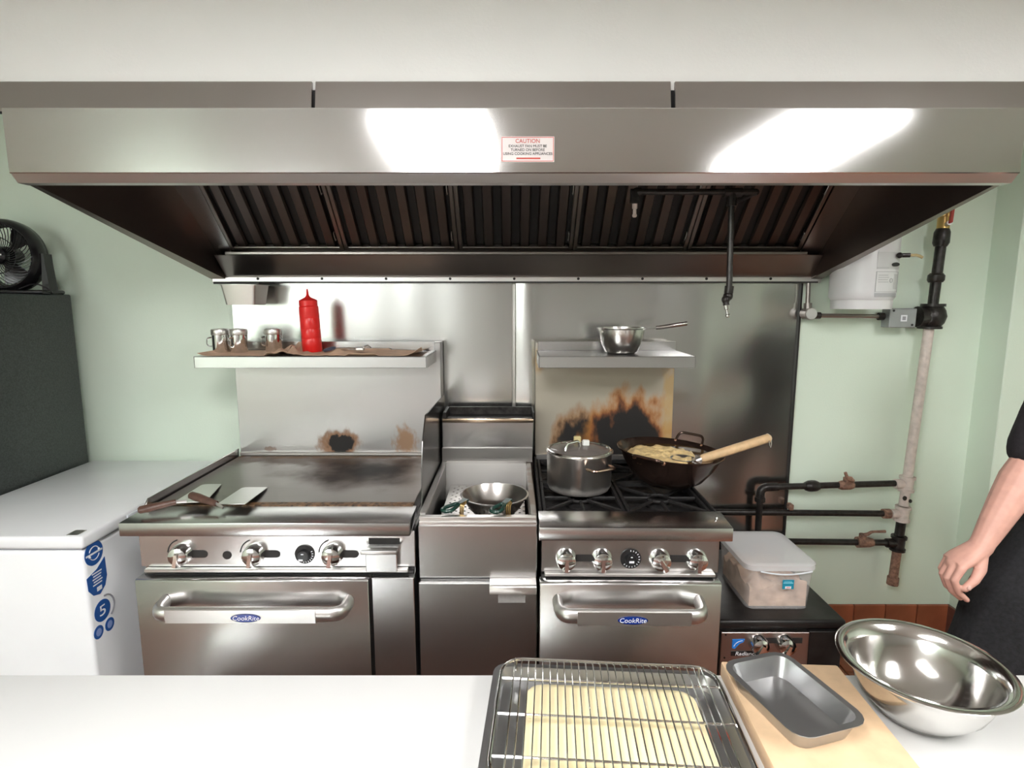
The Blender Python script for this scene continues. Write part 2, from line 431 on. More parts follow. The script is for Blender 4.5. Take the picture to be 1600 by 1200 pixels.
# grease filters: local x across, y up the slope, z out of the bank
def make_filter():
    t = thing('grease_filter', '', 'filter', (0, 0, 0), 'grease filters of the hood')
    W, L = .2435, .400
    f = B().box(-W, -W+.016, 0, L, -.02, .006, .002).box(W-.016, W, 0, L, -.02, .006, .002).box(-W+.016, W-.016, 0, .016, -.02, .004, .002).box(-W+.016, W-.016, L-.016, L, -.02, .004, .002)
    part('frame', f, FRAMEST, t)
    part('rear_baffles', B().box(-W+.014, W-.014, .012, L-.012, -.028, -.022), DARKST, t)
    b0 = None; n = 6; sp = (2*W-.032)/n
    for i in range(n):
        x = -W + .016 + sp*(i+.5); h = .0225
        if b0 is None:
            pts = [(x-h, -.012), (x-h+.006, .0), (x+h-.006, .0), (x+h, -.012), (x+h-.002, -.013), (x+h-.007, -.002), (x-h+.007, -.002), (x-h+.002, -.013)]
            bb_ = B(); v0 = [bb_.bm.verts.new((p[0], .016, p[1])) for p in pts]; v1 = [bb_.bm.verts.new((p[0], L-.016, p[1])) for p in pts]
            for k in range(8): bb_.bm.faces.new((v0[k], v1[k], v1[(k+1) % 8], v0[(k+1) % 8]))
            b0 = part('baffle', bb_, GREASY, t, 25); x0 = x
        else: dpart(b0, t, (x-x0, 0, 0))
    h0 = None
    for sx in (1,):
        for yy in (.075, .30):
            pp = fillet([(sx*(W-.022), yy-.02, 0), (sx*(W-.022), yy-.02, .012), (sx*(W-.022), yy+.02, .012), (sx*(W-.022), yy+.02, 0)], .005, 3)
            part('handle', B().tube(pp, .0018, 6), SATIN, t)
    return t
flab = ['grease filter at the freezer end of the hood, with bright bent baffles', 'second grease filter of the hood from the freezer end', 'middle grease filter of the hood below the caution sign',
        'grease filter behind the horizontal black fire pipe, fourth from the freezer end', 'grease filter at the gas pipe end of the hood']
f0 = make_filter()
for i in range(5):
    t = f0 if i == 0 else copy_tree(f0)
    t.location = (-1.2095 + .49*(i+.5), -.11, 1.843); t.rotation_euler = (math.radians(135), 0, 0); t['label'] = flab[i]

# fire suppression pipe under the hood
fp = thing('fire_nozzle_pipe', 'black fire suppression pipe with two spray nozzles hanging under the hood', 'pipe', (.76, -.6, 1.57))
YP = -.60
part('pipe', B().tube([(.405, YP, 1.992), (.835, YP, 1.992)], .011, 10), BLKPIPE, fp)
part('pipe', B().tube([(.835, YP, 1.992), (.835, -.35, 1.992), (.835, -.35, 2.135)], .011, 10), BLKPIPE, fp)
part('elbow', B().tube(fillet([(.44, YP, 1.992), (.420, YP, 1.992), (.420, YP, 1.955)], .02, 5), .016, 10), BLKPIPE, fp)
part('tee', B().tube([(.725, YP, 1.990), (.785, YP, 1.990)], .016, 10).tube([(.752, YP, 1.99), (.752, YP, 1.945)], .016, 10), BLKPIPE, fp)
part('drop_pipe', B().tube([(.752, YP, 1.95), (.760, YP, 1.655)], .0105, 10), BLKPIPE, fp)
part('swivel', B().ball((.757, YP, 1.640), .017).cyl((.760, YP, 1.675), (.758, YP, 1.650), .0155).ball((.746, YP-.01, 1.628), .015).cyl((.746, YP-.01, 1.628), (.748, YP-.012, 1.608), .011), BLKPIPE, fp)
def nozzle(x, y, z, tilt):
    M = Matrix.Rotation(tilt, 4, 'Y')
    return B().lathe([(0, 0), (.009, 0), (.009, -.016), (.006, -.018), (.006, -.034), (.008, -.036), (.008, -.042), (.005, -.045), (0, -.045)], (x, y, z), 10, M)
part('nozzle', nozzle(.421, YP, 1.953, 0), WHITEPIPE, fp)  # chrome nozzle in pale paint: its bright reflection is put into the colour
part('nozzle', nozzle(.748, YP-.012, 1.611, -.2), CHROME, fp)

# grease cup hooked under the hood's rear corner
gc = thing('grease_cup', 'small steel grease cup hooked under the rear corner of the hood', 'grease cup', (-1.15, -.13, 1.60))
def rrect(x0, x1, y0, y1, r, z, n=4):
    out = []
    for cx_, cy_, a0 in ((x1-r, y1-r, 0), (x0+r, y1-r, PI/2), (x0+r, y0+r, PI), (x1-r, y0+r, 1.5*PI)):
        for k in range(n+1): a = a0 + PI/2*k/n; out.append(V((cx_+r*math.cos(a), cy_+r*math.sin(a), z)))
    return out
def pan_shell(x0, x1, y0, y1, z0, z1, r, taper, lip, th=.0025):
    return B().loft([rrect(x0+taper, x1-taper, y0+taper, y1-taper, r, z0), rrect(x0, x1, y0, y1, r, z1), rrect(x0-lip, x1+lip, y0-lip, y1+lip, r+lip, z1+.001), rrect(x0-lip, x1+lip, y0-lip, y1+lip, r+lip, z1-.003+.0055),
                     rrect(x0+th, x1-th, y0+th, y1-th, r, z1+.0025), rrect(x0+taper+th, x1-taper-th, y0+taper+th, y1-taper-th, r, z0+th)])
part('cup', pan_shell(-1.222, -1.075, -.205, -.06, 1.608, 1.690, .012, .012, .006), SATIN, gc)
part('hanger', B().box(-1.25, -1.06, -.20, -.195, 1.694, 1.704).box(-1.25, -1.06, -.20, -.02, 1.700, 1.704), DARKST, gc)

# ------------------------------------------------------------------ shared range parts
def knob_mesh(b, x, y, z, ang):
    R = Matrix.Rotation(PI/2, 4, 'X')      # local z -> -y
    b.lathe([(0, 0), (.0345, 0), (.0345, .006), (.033, .010), (.0325, .024), (.029, .033), (.018, .038), (0, .039)], (x, y, z), 24, R)
    M = Matrix.Translation((x, y, z)) @ Matrix.Rotation(ang, 4, 'Y')
    b.hexa([M @ V(q) for q in ((-.012, -.028, -.031), (.012, -.028, -.031), (.010, -.028, .026), (-.010, -.028, .026), (-.006, -.048, -.028), (.006, -.048, -.028), (.005, -.043, .012), (-.005, -.043, .012))])
    return b
def slot(x0, x1, y, z, h):
    r = h/2
    pts = [(x1-r+r*math.cos(a), z+r*math.sin(a)) for a in [-PI/2+PI*k/6 for k in range(7)]] + [(x0+r+r*math.cos(a), z+r*math.sin(a)) for a in [PI/2+PI*k/6 for k in range(7)]]
    return B().prism(pts, 'y', y-.001, y+.004)
def oven_handle(parent, x0, x1, z, yd, yb):
    pts = fillet([(x0, yd, z+.006), (x0+.004, yb, z), (x1-.004, yb, z), (x1, yd, z+.006)], .05, 7)
    h = part('oven_handle', B().tube(pts, [(.024, .016)]*len(pts), 14, flat=(0, 0, 1)), SATIN, parent)
    return h
def badge(parent, x, y, z):
    b = part('badge', B().disc((x, y, z), .046, .0135, .003), BLUE2, parent, label='oval blue maker badge')
    text('lettering', 'CookRite', .021, WPRINT, b, at(x, y-.0016, z-.001), 1.0, .15)
    r = B(); pts = [(x+.0455*math.cos(2*PI*k/32), y-.0015, z+.0130*math.sin(2*PI*k/32)) for k in range(32)]
    part('rim', B().tube(pts, .0007, 4, True), plain('badge_rim', (.05,.05,.07), .3, .5), b)
def shelf(parent, x0, x1, yb, yf, z, mt):
    p = B().box(x0, x1, yf, yb, z-.004, z, .001).box(x0, x1, yf, yf+.004, z-.046, z, .0015)
    part('shelf', p, mt, parent)
    for xa in (x0, x1-.004):
        part('shelf_end', B().prism([(yf, z), (yb, z), (yb, z-.05), (yf+.14, z-.046), (yf, z-.046)], 'x', xa, xa+.004), mt, parent)
    part('shelf_upstand', B().box(x0+.006, x1-.006, yb-.004, yb+.002, z, z+.040, .001), mt, parent)
def leg4(parent, x0, x1, y0, y1, z1):
    for x in (x0+.06, x1-.06):
        for y in (y0+.07, y1-.07):
            part('leg', B().lathe([(0, 0), (.022, 0), (.022, .01), (.016, .02), (.018, .03), (.024, z1-.02), (.03, z1), (0, z1)], (x, y, 0), 14), SATIN, parent)

# ------------------------------------------------------------------ griddle range
BR = (.17,.075,.025); BK = (.012,.010,.009); OR = (.34,.15,.035)
gb = (-.78, -.5, 0)
gr = thing('griddle_range', 'stainless griddle range with oven below, beside the white chest freezer', 'range', gb)
RIS = steel('griddle_riser_steel', c=(.48,.47,.46), rough=.33, axis='x', base=gb, stains=[
    ((-.778, -.12, .985), (.078, .2, .060), [(.85, 1.35, (.26,.11,.03), .85), (.66, .86, BK, 1.0)], .30, 38),
    ((-.48, -.12, 1.0), (.05, .2, .065), [(.5, 1.3, OR, .75)], .5, 45),
    ((-1.09, -.12, .965), (.03, .2, .012), [(.5, 1.1, BR, .6)], .5, 60)])
GPL = steel('griddle_plate_steel', c=(.21,.185,.17), rough=.33, axis='x', streak=.05, base=gb, stains=[
    ((-.62, -.36, .935), (.26, .21, .3), [(.3, 1.4, (.09,.055,.04), .8), (.1, .9, (.015,.012,.011), .92)], .4, 9),
    ((-.95, -.19, .935), (.6, .09, .3), [(.4, 1.2, (.12,.07,.04), .6)], .6, 14),
    ((-.78, -.15, .935), (.5, .035, .3), [(.5, 1.1, (.16,.08,.03), .85)], .6, 25)])
TROUGH = plain('dirty_trough', (.16,.085,.04), .5, .2, var=.8, scale=70, bump=.4)
part('body', B().box(-1.205, -.314, -.855, -.08, .15, .885, .003), STEEL, gr)
part('front_ledge', B().prism([(-.914, .889), (-.914, .933), (-.764, .936), (-.764, .900), (-.89, .889)], 'x', -1.236, -.322, .003, 2), STEEL, gr)
part('griddle_plate', B().box(-1.222, -.336, -.738, -.135, .885, .936, .002), GPL, gr)
part('grease_trough', B().box(-1.222, -.336, -.766, -.735, .885, .9372), TROUGH, gr)
part('side_splash', B().prism([(-.785, .889), (-.785, .944), (-.765, .962), (-.12, .966), (-.12, .889)], 'x', -1.236, -1.230, .001), STEEL, gr)
part('riser', B().box(-1.224, -.315, -.12, -.035, .925, 1.445, .002), RIS, gr)
part('riser_foot', B().box(-1.222, -.33, -.135, -.12, .936, .952, .003), SATIN, gr)
shelf(gr, -1.247, -.333, -.12, -.40, 1.409, STEEL)
part('control_panel', B().box(-1.205, -.314, -.872, -.855, .768, .889, .002), STEEL, gr)
part('drip_rail', B().box(-1.185, -.335, -.892, -.872, .757, .768, .002), SATIN, gr)
part('rail_gap', B().box(-1.195, -.32, -.875, -.85, .748, .757), DARKST, gr)
ks = None
for x, a in ((-1.067, .15), (-.832, .15), (-.578, .15)):
    s_ = part('slot', slot(x+.01, x+.082, -.872, .812, .026), DARKST, gr)
    pts = [(x+.047*math.cos(a2), -.8728, .814+.047*math.sin(a2)) for a2 in [PI*.60+PI*.37*k/8 for k in range(9)]]
    part('dial_arc', B().tube(pts, .0022, 5), KPRINT, gr)
    k_ = part('burner_knob', knob_mesh(B(), x, -.872, .814, a), CHROME, gr, 30, 'chrome burner knob')
part('pilot_hole', B().disc((-.923, -.8725, .808), .014, .014, .003), DARKST, gr)
dl = part('oven_dial', B().lathe([(0, 0), (.032, 0), (.032, .004), (.019, .006), (.017, .02), (0, .021)], (-.671, -.872, .812), 24, FRONT), BLACK, gr, label='black oven thermostat dial')
def ticks(parent, x, y, z, a0, a1, n, r=.026):
    for k in range(n):
        a = a0 + (a1-a0)*k/(n-1); M = Matrix.Translation((x+r*math.cos(a), y, z+r*math.sin(a))) @ Matrix.Rotation(-a, 4, 'Y')
        b = B().box(-.0028, .0028, -.0008, .0008, -.0013, .0013, 0, 1, M)
        part('tick', b, WPRINT, parent, 0)
ticks(dl, -.671, -.8765, .812, -1.7, .4, 8)
part('mark', B().box(-.685, -.671, -.894, -.892, .797, .803), WPRINT, dl, 0)
part('mark', B().box(-.676, -.668, -.894, -.892, .818, .821), WPRINT, dl, 0)
gd = part('grease_drawer', B().box(-.468, -.368, -.898, -.855, .762, .835, .002), STEEL, gr)
part('drawer_lip', B().box(-.478, -.362, -.925, -.895, .832, .846, .004, 2), SATIN, gd)
part('drawer_slot', B().box(-.462, -.362, -.8735, -.871, .846, .866), DARKST, gr)
def oven_door(parent, x0, x1, yf, z1):
    return part('oven_door', B().prism([(yf, .17), (yf, z1-.006), (yf+.006, z1), (yf+.045, z1), (yf+.045, .17)], 'x', x0, x1, .002), STEEL, parent)
od = oven_door(gr, -1.200, -.458, -.918, .747)
hd = oven_handle(od, -1.105, -.520, .668, -.918, -.985)
badge(od, -.812, -1.0025, .666)
part('handle_sleeve', B().box(-1.06, -.60, -1.0025, -.999, .648, .690), SATIN, od)
part('side_panel', B().box(-.449, -.314, -.908, -.855, .17, .747, .002), STEEL, gr)
part('kick_panel', B().box(-1.19, -.325, -.86, -.85, .11, .165), STEEL, gr)
leg4(gr, -1.205, -.314, -.86, -.1, .15)

# ------------------------------------------------------------------ fryer
fb = (-.112, -.5, 0)
fy = thing('deep_fryer', 'narrow stainless deep fryer between the griddle and the stove', 'fryer', fb)
FX0, FX1 = -.303, .081
part('cabinet', B().box(FX0, FX1, -.86, -.10, .15, .80, .002), STEEL, fy)
part('front_panel', B().box(FX0, FX1, -.872, -.845, .728, .908, .003), STEEL, fy)
part('front_rail', B().box(FX0+.002, FX1, -.872, -.842, .908, .922, .003).box(FX0+.002, FX1-.002, -.866, -.842, .922, .934, .002), SATIN, fy)
TW = steel('tank_steel', c=(.36,.35,.335), rough=.34, axis='x', base=fb, stains=[((.08, -.6, .9), (.05, .35, .1), [(.3, 1.2, (.22,.12,.05), .5)], .5, 20)])
part('tank_wall', B().box(FX0, FX0+.024, -.843, -.16, .76, .940, .003), TW, fy)
part('tank_wall', B().box(FX1-.022, FX1, -.843, -.16, .76, .938, .003), TW, fy)
part('tank_back', B().prism([(-.325, .80), (-.285, .945), (-.16, .945), (-.16, .80)], 'x', FX0+.024, FX1-.022), TW, fy)
part('tank_floor', B().box(FX0+.02, FX1-.02, -.845, -.30, .79, .80), DARKST, fy)
# perforated plate lying in the tank, with real holes
b = B(); nx, ny = 39, 57; px0, px1, py0, py1 = FX0+.05, FX1-.034, -.828, -.345
def hole(i, j): return i % 4 == 2 and j % 5 == 2 or (i % 4 == 0 and j % 5 == 0 and 0 < i < nx-1 and 0 < j < ny-1)
g = {}
for i in range(nx+1):
    for j in range(ny+1): g[i, j] = b.bm.verts.new((px0+(px1-px0)*i/nx, py0+(py1-py0)*j/ny, .868))
for i in range(nx):
    for j in range(ny):
        if not hole(i, j): b.bm.faces.new((g[i, j], g[i+1, j], g[i+1, j+1], g[i, j+1]))
part('perforated_plate', b, TW, fy, 0)
part('back_panel', B().prism([(-.250, .940), (-.246, 1.0), (-.14, 1.0), (-.14, .940)], 'x', FX0+.004, FX1+.006), TW, fy)
part('flue_box', B().box(-.300, .092, -.235, -.06, .990, 1.112, .003), STEEL, fy)
part('flue_lip', B().box(-.298, .092, -.242, -.215, 1.112, 1.126, .004, 2), plain('heat_tinted_steel', (.62,.47,.34), .25, 1.0), fy)
part('flue_vent', B().box(-.284, .088, -.215, -.085, 1.100, 1.116), DARKST, fy)
part('flue_upstand', B().box(-.284, .088, -.085, -.07, 1.10, 1.150, .002), plain('dark_flue', (.035,.032,.03), .5, .5, var=.6, scale=40), fy)  # near-black mottled colour over the whole upstand
part('flue_end', B().box(-.298, -.284, -.215, -.07, 1.11, 1.150, .002), DARKST, fy)
part('flue_end', B().box(.088, .096, -.215, -.07, 1.11, 1.150, .002), DARKST, fy)
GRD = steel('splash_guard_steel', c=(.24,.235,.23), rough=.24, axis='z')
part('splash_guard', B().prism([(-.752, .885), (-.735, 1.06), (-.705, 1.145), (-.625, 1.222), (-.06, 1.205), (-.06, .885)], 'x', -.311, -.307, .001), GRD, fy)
dr = part('door', B().box(FX0, FX1, -.893, -.862, .165, .722, .003), STEEL, fy)
part('door_pull', B().prism([(-.862, .724), (-.862, .728), (-.915, .728), (-.922, .722), (-.922, .698), (-.918, .698), (-.915, .720), (-.910, .724)], 'x', -.072, .078, .001), SATIN, dr)
part('rating_plate', B().box(-.045, .043, -.8945, -.8925, .655, .688, .0005), plain('worn_plate', (.58,.57,.56), .45, .7, var=.06, scale=120), dr)
leg4(fy, FX0, FX1, -.86, -.12, .15)

# ------------------------------------------------------------------ stove (four burners)
rb = (.395, -.5, 0)
sv = thing('burner_stove', 'four burner stainless gas stove with oven, under the pot and the wok', 'stove', rb)
DZ = -.014
SR = steel('stove_riser_steel', c=(.56,.53,.47), rough=.38, axis='x', base=rb, smudge=.04, stains=[
    ((.41, -.12, 1.15), (.55, .2, .5), [(.3, 1.3, (.36,.30,.19), .38)], .5, 6),
    ((.30, -.12, .965), (.125, .2, .165), [(.8, 1.3, (.34,.15,.04), .85), (.7, .98, BK, 1.0)], .28, 18),
    ((.52, -.12, .965), (.195, .2, .25), [(.85, 1.22, (.48,.20,.04), .85), (.78, 1.02, (.26,.08,.02), .95), (.68, .92, BK, 1.0)], .27, 16),
    ((.70, -.12, 1.15), (.035, .2, .30), [(.4, 1.3, (.55,.34,.10), .65)], .6, 20),
    ((.11, -.12, 1.36), (.03, .2, .05), [(.4, 1.3, (.50,.30,.10), .6)], .6, 30)])
part('body', B().box(.104, .672, -.855, -.08, .15, .86, .003), STEEL, sv)
part('front_ledge', B().prism([(-.914, .873), (-.914, .917), (-.795, .928), (-.795, .885), (-.89, .873)], 'x', .091, .700, .003, 2), STEEL, sv)
part('ledge_screw', B().ball((.668, -.85, .926), .005, 8), CHROME, sv)
part('burner_well', B().box(.100, .684, -.795, -.12, .855, .885), IRON, sv)
part('well_side', B().box(.094, .104, -.795, -.12, .87, .928, .002), IRON, sv)
part('well_side', B().box(.680, .690, -.795, -.12, .87, .928, .002), IRON, sv)
def grate(x0, x1, y0, y1):
    z0, z1 = .905, .922; t = .012; cx_, cy_ = (x0+x1)/2, (y0+y1)/2
    b = B().box(x0, x0+t, y0, y1, z0, z1, .002).box(x1-t, x1, y0, y1, z0, z1, .002).box(x0+t, x1-t, y0, y0+t, z0, z1, .002).box(x0+t, x1-t, y1-t, y1, z0, z1, .002)
    for k in range(8):
        a = 2*PI*k/8
        p0 = V((cx_+.035*math.cos(a), cy_+.035*math.sin(a), .914)); s_ = min((x1-x0)/2/max(abs(math.cos(a)), 1e-3), (y1-y0)/2/max(abs(math.sin(a)), 1e-3)) - .006
        p1 = V((cx_+s_*math.cos(a), cy_+s_*math.sin(a), .914)); b.tube([p0, p1], .0065, 6)
    b.tube([(cx_+.04*math.cos(2*PI*k/16), cy_+.04*math.sin(2*PI*k/16), .913) for k in range(16)], .006, 6, True)
    for x in (x0+.006, x1-.006):
        for y in (y0+.006, y1-.006): b.box(x-.006, x+.006, y-.006, y+.006, .885, .91)
    return b
g_lab = ['front grate below the pot', 'rear grate behind the pot', 'front grate below the wok', 'rear grate below the wok']
gi = 0
for x0, x1 in ((.108, .388), (.394, .676)):
    for y0, y1 in ((-.790, -.468), (-.462, -.140)):
        part('grate', grate(x0, x1, y0, y1), IRON, sv); gi += 1
        cx_, cy_ = (x0+x1)/2, (y0+y1)/2
        part('burner', B().lathe([(0, .884), (.05, .884), (.05, .892), (.03, .902), (0, .902)], (cx_, cy_, 0), 16), IRON, sv)
FL = emit('pilot_flame', (1, .35, .08), 9)
for x in (.243, .512):
    part('pilot_flame', B().lathe([(0, 0), (.004, .003), (.0045, .008), (.002, .015), (0, .018)], (x, -.772, .888), 8), FL, sv)
part('riser', B().box(.099, .712, -.12, -.035, .90, 1.445, .002), SR, sv)
part('riser_foot', B().box(.102, .70, -.132, -.12, .915, .940, .003), SATIN, sv)
shelf(sv, .103, .718, -.12, -.40, 1.409, STEEL)
part('control_panel', B().box(.100, .674, -.872, -.855, .748, .873, .002), STEEL, sv)
part('drip_rail', B().box(.110, .660, -.892, -.872, .742, .753, .002), SATIN, sv)
part('rail_gap', B().box(.100, .672, -.875, -.85, .732, .742), DARKST, sv)
part('slot', slot(.19, .30, -.872, .797, .024), DARKST, sv)
part('slot', slot(.49, .60, -.872, .797, .024), DARKST, sv)
for x, a in ((.180, .06), (.296, .06), (.483, -.55), (.600, .05)):
    part('burner_knob', knob_mesh(B(), x, -.872, .797, a), CHROME, sv, 30, 'chrome burner knob')
dl = part('oven_dial', B().lathe([(0, 0), (.034, 0), (.034, .004), (.020, .006), (.018, .02), (0, .021)], (.389, -.872, .797), 24, FRONT), BLACK, sv, label='black oven thermostat dial')
ticks(dl, .389, -.8765, .797, -2.4, 1.6, 13, .027)
part('mark', B().box(.381, .397, -.894, -.892, .790, .797), WPRINT, dl, 0)
part('mark', B().box(.386, .392, -.894, -.892, .808, .811), WPRINT, dl, 0)
od = oven_door(sv, .094, .672, -.918, .735)
oven_handle(od, .150, .600, .668, -.918, -.998)
badge(od, .372, -1.0155, .666)
part('handle_sleeve', B().box(.205, .55, -1.0155, -1.012, .648, .690), SATIN, od)
part('kick_panel', B().box(.11, .665, -.86, -.85, .11, .165), STEEL, sv)
leg4(sv, .104, .672, -.86, -.1, .15)
sv.rotation_euler = (0, 0, math.radians(-.7))

# ------------------------------------------------------------------ low black hot plate stove
lb = (.98, -.45, 0)
hs = thing('stockpot_stove', 'low black stockpot stove beside the gas stove, carrying the frosted food box', 'stove', lb)
HPB = plain('hot_plate_black', (.02,.018,.017), .38, .3, var=.5, scale=14, bump=.1)
HPF = steel('stockpot_front_steel', c=(.40,.35,.33), rough=.34)
part('top', B().box(.745, 1.212, -.705, -.10, .445, .480, .012, 3), HPB, hs)
part('body', B().box(.755, 1.200, -.690, -.12, .09, .447, .003), HPB, hs)
part('front_panel', B().box(.757, 1.075, -.712, -.690, .12, .438, .002), HPF, hs)
part('front_side', B().box(1.078, 1.198, -.706, -.690, .12, .438, .002), HPB, hs)
part('slot', B().box(.868, 1.050, -.7135, -.711, .397, .418), DARKST, hs)
for x in (.890, .985):
    part('burner_knob', knob_mesh(B(), x, -.712, .398, .5), CHROME, hs, 30, 'chrome knob')
part('blue_sticker', B().prism([(.797, .378), (.797, .412), (.842, .414), (.838, .402), (.825, .396), (.815, .385), (.808, .376)], 'y', -.7135, -.711), SKYB, hs)
sw = part('sticker_arc', B().tube([(.803, -.7138, .385), (.809, -.7138, .396), (.820, -.7138, .404), (.834, -.7138, .408)], .0012, 5), WPRINT, hs)
np_ = part('name_plate', B().box(.795, .905, -.7145, -.711, .348, .366), BLACK, hs)
text('lettering', 'Radiance', .0205, WPRINT, np_, at(.849, -.7147, .3565), 1.1, .2)
for z in (.43, .34): part('screw', B().disc((.772, -.7125, z), .0035, .0035, .003, 'y', 8), DARKST, hs)
leg4(hs, .755, 1.20, -.69, -.14, .09)

# frosted food box
ct = thing('food_box', 'frosted plastic food box with lid and teal label on the low black stove', 'container', (.99, -.48, .48))
X0, X1, Y0, Y1 = .868, 1.125, -.640, -.335
part('tub', B().loft([rrect(X0+.012, X1-.012, Y0+.012, Y1-.012, .03, .4815), rrect(X0, X1, Y0, Y1, .035, .648), rrect(X0+.003, X1-.003, Y0+.003, Y1-.003, .033, .648), rrect(X0+.015, X1-.015, Y0+.015, Y1-.015, .028, .485)]), FROST, ct, 50)
part('lid', B().loft([rrect(X0-.006, X1+.006, Y0-.006, Y1+.006, .04, .640), rrect(X0-.007, X1+.007, Y0-.007, Y1+.007, .04, .660), rrect(X0-.001, X1+.001, Y0-.001, Y1+.001, .036, .664), rrect(X0+.02, X1-.02, Y0+.02, Y1-.02, .03, .6625)]), FROSTL, ct, 50)
lp = [(X0+.045+.19*k/10, Y0-.009, .640-.012*math.sin(PI*k/10)) for k in range(11)]
part('lid_tab', B().tube(lp, .003, 6), CLEARISH, ct)
lbp = part('label', B().box(.998, 1.040, Y0-.0065, Y0-.004, .570, .606, .0005), TEAL, ct, label='teal printed label')
part('label_line', B().box(1.001, 1.036, Y0-.0075, Y0-.0063, .5925, .5955), LTEAL, lbp, 0)
part('label_line', B().box(1.003, 1.032, Y0-.0075, Y0-.0063, .598, .600), LTEAL, lbp, 0)
part('label_patch', B().box(1.008, 1.030, Y0-.0075, Y0-.0063, .572, .581), WPRINT, lbp, 0)
part('label_mark', B().box(1.012, 1.026, Y0-.0082, Y0-.0073, .5745, .579), plain('pink_print', (.7,.3,.3), .5), lbp, 0)
b = B()
bmesh.ops.create_grid(b.bm, x_segments=26, y_segments=26, size=.5)
for v in b.bm.verts:
    x = X0+.022+(v.co.x+.5)*(X1-X0-.044); y = Y0+.022+(v.co.y+.5)*(Y1-Y0-.044)
    v.co = V((x, y, .572 + .045*noise.noise(V((x*17, y*17, 3))) + .012*noise.noise(V((x*50, y*50, 8)))))
ed = [e for e in b.bm.edges if e.is_boundary]
ex = bmesh.ops.extrude_edge_only(b.bm, edges=ed)['geom']
for v in [q for q in ex if isinstance(q, bmesh.types.BMVert)]: v.co.z = .488
solo('food_pieces', b, FOOD, (.99, -.48, .488), 'pinkish beige raw food pieces filling the frosted food box', 'food', kind='stuff')

# ------------------------------------------------------------------ chest freezer
fz = thing('chest_freezer', 'white chest freezer with blue stickers beside the griddle range', 'freezer', (-1.65, -.49, 0))
part('body', B().box(-1.945, -1.352, -.918, -.055, .06, .842, .012, 3), WHITE, fz)
lid = part('lid', B().box(-1.952, -1.345, -.925, -.05, .850, .892, .010, 3), WHITE, fz)
part('seal', B().box(-1.935, -1.362, -.908, -.065, .840, .852), GPRINT, fz)
part('lid_tag', B().box(-1.405, -1.368, -.912, -.872, .8918, .8935, .0005), SATIN, lid)
part('lid_grip', B().box(-1.346, -1.338, -.72, -.50, .858, .884, .004, 2), CLEARISH, lid)
part('foot_rail', B().box(-1.93, -1.37, -.90, -.07, 0, .06), DARKST, fz)
XS = -1.3515
SIDE = Matrix.Rotation(PI/2, 4, 'Z') @ FRONT           # text facing +X
def st_disc(y, z, r, rz=None): return B().disc((XS, y, z), r, rz or r, .0016, 'x', 26)
s1 = part('sticker', st_disc(-.876, .817, .040, .040), BLUE, fz, label='round blue sticker with two turning arrows')
part('bar', B().box(XS+.0006, XS+.0014, -.912, -.840, .814, .820), WPRINT, s1, 0)
for a0, sgn in ((.25, 1), (PI+.25, 1)):
    pts = [(XS+.0012, -.876+.022*math.cos(a), .817+.022*math.sin(a)) for a in [a0+2.5*k/8 for k in range(9)]]
    part('arrow', B().tube(pts, .0018, 4).ball(pts[0], .0045, 6), WPRINT, s1)
s2 = part('sticker', B().prism([(-.917, .747), (-.870, .760), (-.832, .785), (-.830, .72), (-.842, .690), (-.868, .672), (-.896, .680), (-.915, .705)], 'x', XS-.0008, XS+.0008), BLUE, fz, label='blue shield sticker with white lines')
for k in range(5): part('line', B().box(XS+.0006, XS+.0014, -.895+.004*(k % 2), -.852-.003*(k % 3), .748-k*.0095, .752-k*.0095), WPRINT, s2, 0)
part('box', B().box(XS+.0006, XS+.0014, -.880, -.858, .686, .700), WPRINT, s2, 0)
s3 = part('sticker', st_disc(-.866, .613, .036, .036), BLUE, fz, label='round blue sticker with a white 5')
text('lettering', '5', .050, WPRINT, s3, at(XS+.001, -.866, .612, SIDE), 1.4)
pts = [(XS+.0008, -.852+.04*math.cos(a), .615+.042*math.sin(a)) for a in [-1.0+2.6*k/10 for k in range(11)]]
part('rim', B().tube(pts, .003, 5), GPRINT, s3)
for y, z in ((-.841, .549), (-.892, .551)):
    s4 = part('sticker', st_disc(y, z, .021, .022), BLUE, fz, label='small round blue sticker')
    part('print', B().disc((XS+.001, y, z), .012, .013, .0008, 'x', 12), plain('pale_blue_print', (.25,.33,.62), .5), s4)

# ------------------------------------------------------------------ dark fridge and fan
fg = thing('fridge', 'tall speckled charcoal fridge seen from its side, behind the freezer', 'fridge', (-2.27, -.4, 0))
part('body', B().box(-2.58, -1.962, -.66, -.055, .04, 1.652, .006, 2), FRIDGE, fg)
d_ = part('door', B().box(-2.58, -1.962, -.735, -.668, .55, 1.652, .012, 2), FRIDGE, fg)
d2_ = part('door', B().box(-2.58, -1.962, -.735, -.668, .06, .54, .012, 2), FRIDGE, fg)
for dd, z0, z1 in ((d_, .62, 1.0), (d2_, .35, .52)):
    part('handle', B().tube(fillet([(-2.53, -.735, z0), (-2.53, -.785, z0), (-2.53, -.785, z1), (-2.53, -.735, z1)], .02, 4), .011, 10), SATIN, dd)
part('foot_rail', B().box(-2.56, -1.98, -.64, -.08, 0, .04), DARKST, fg)

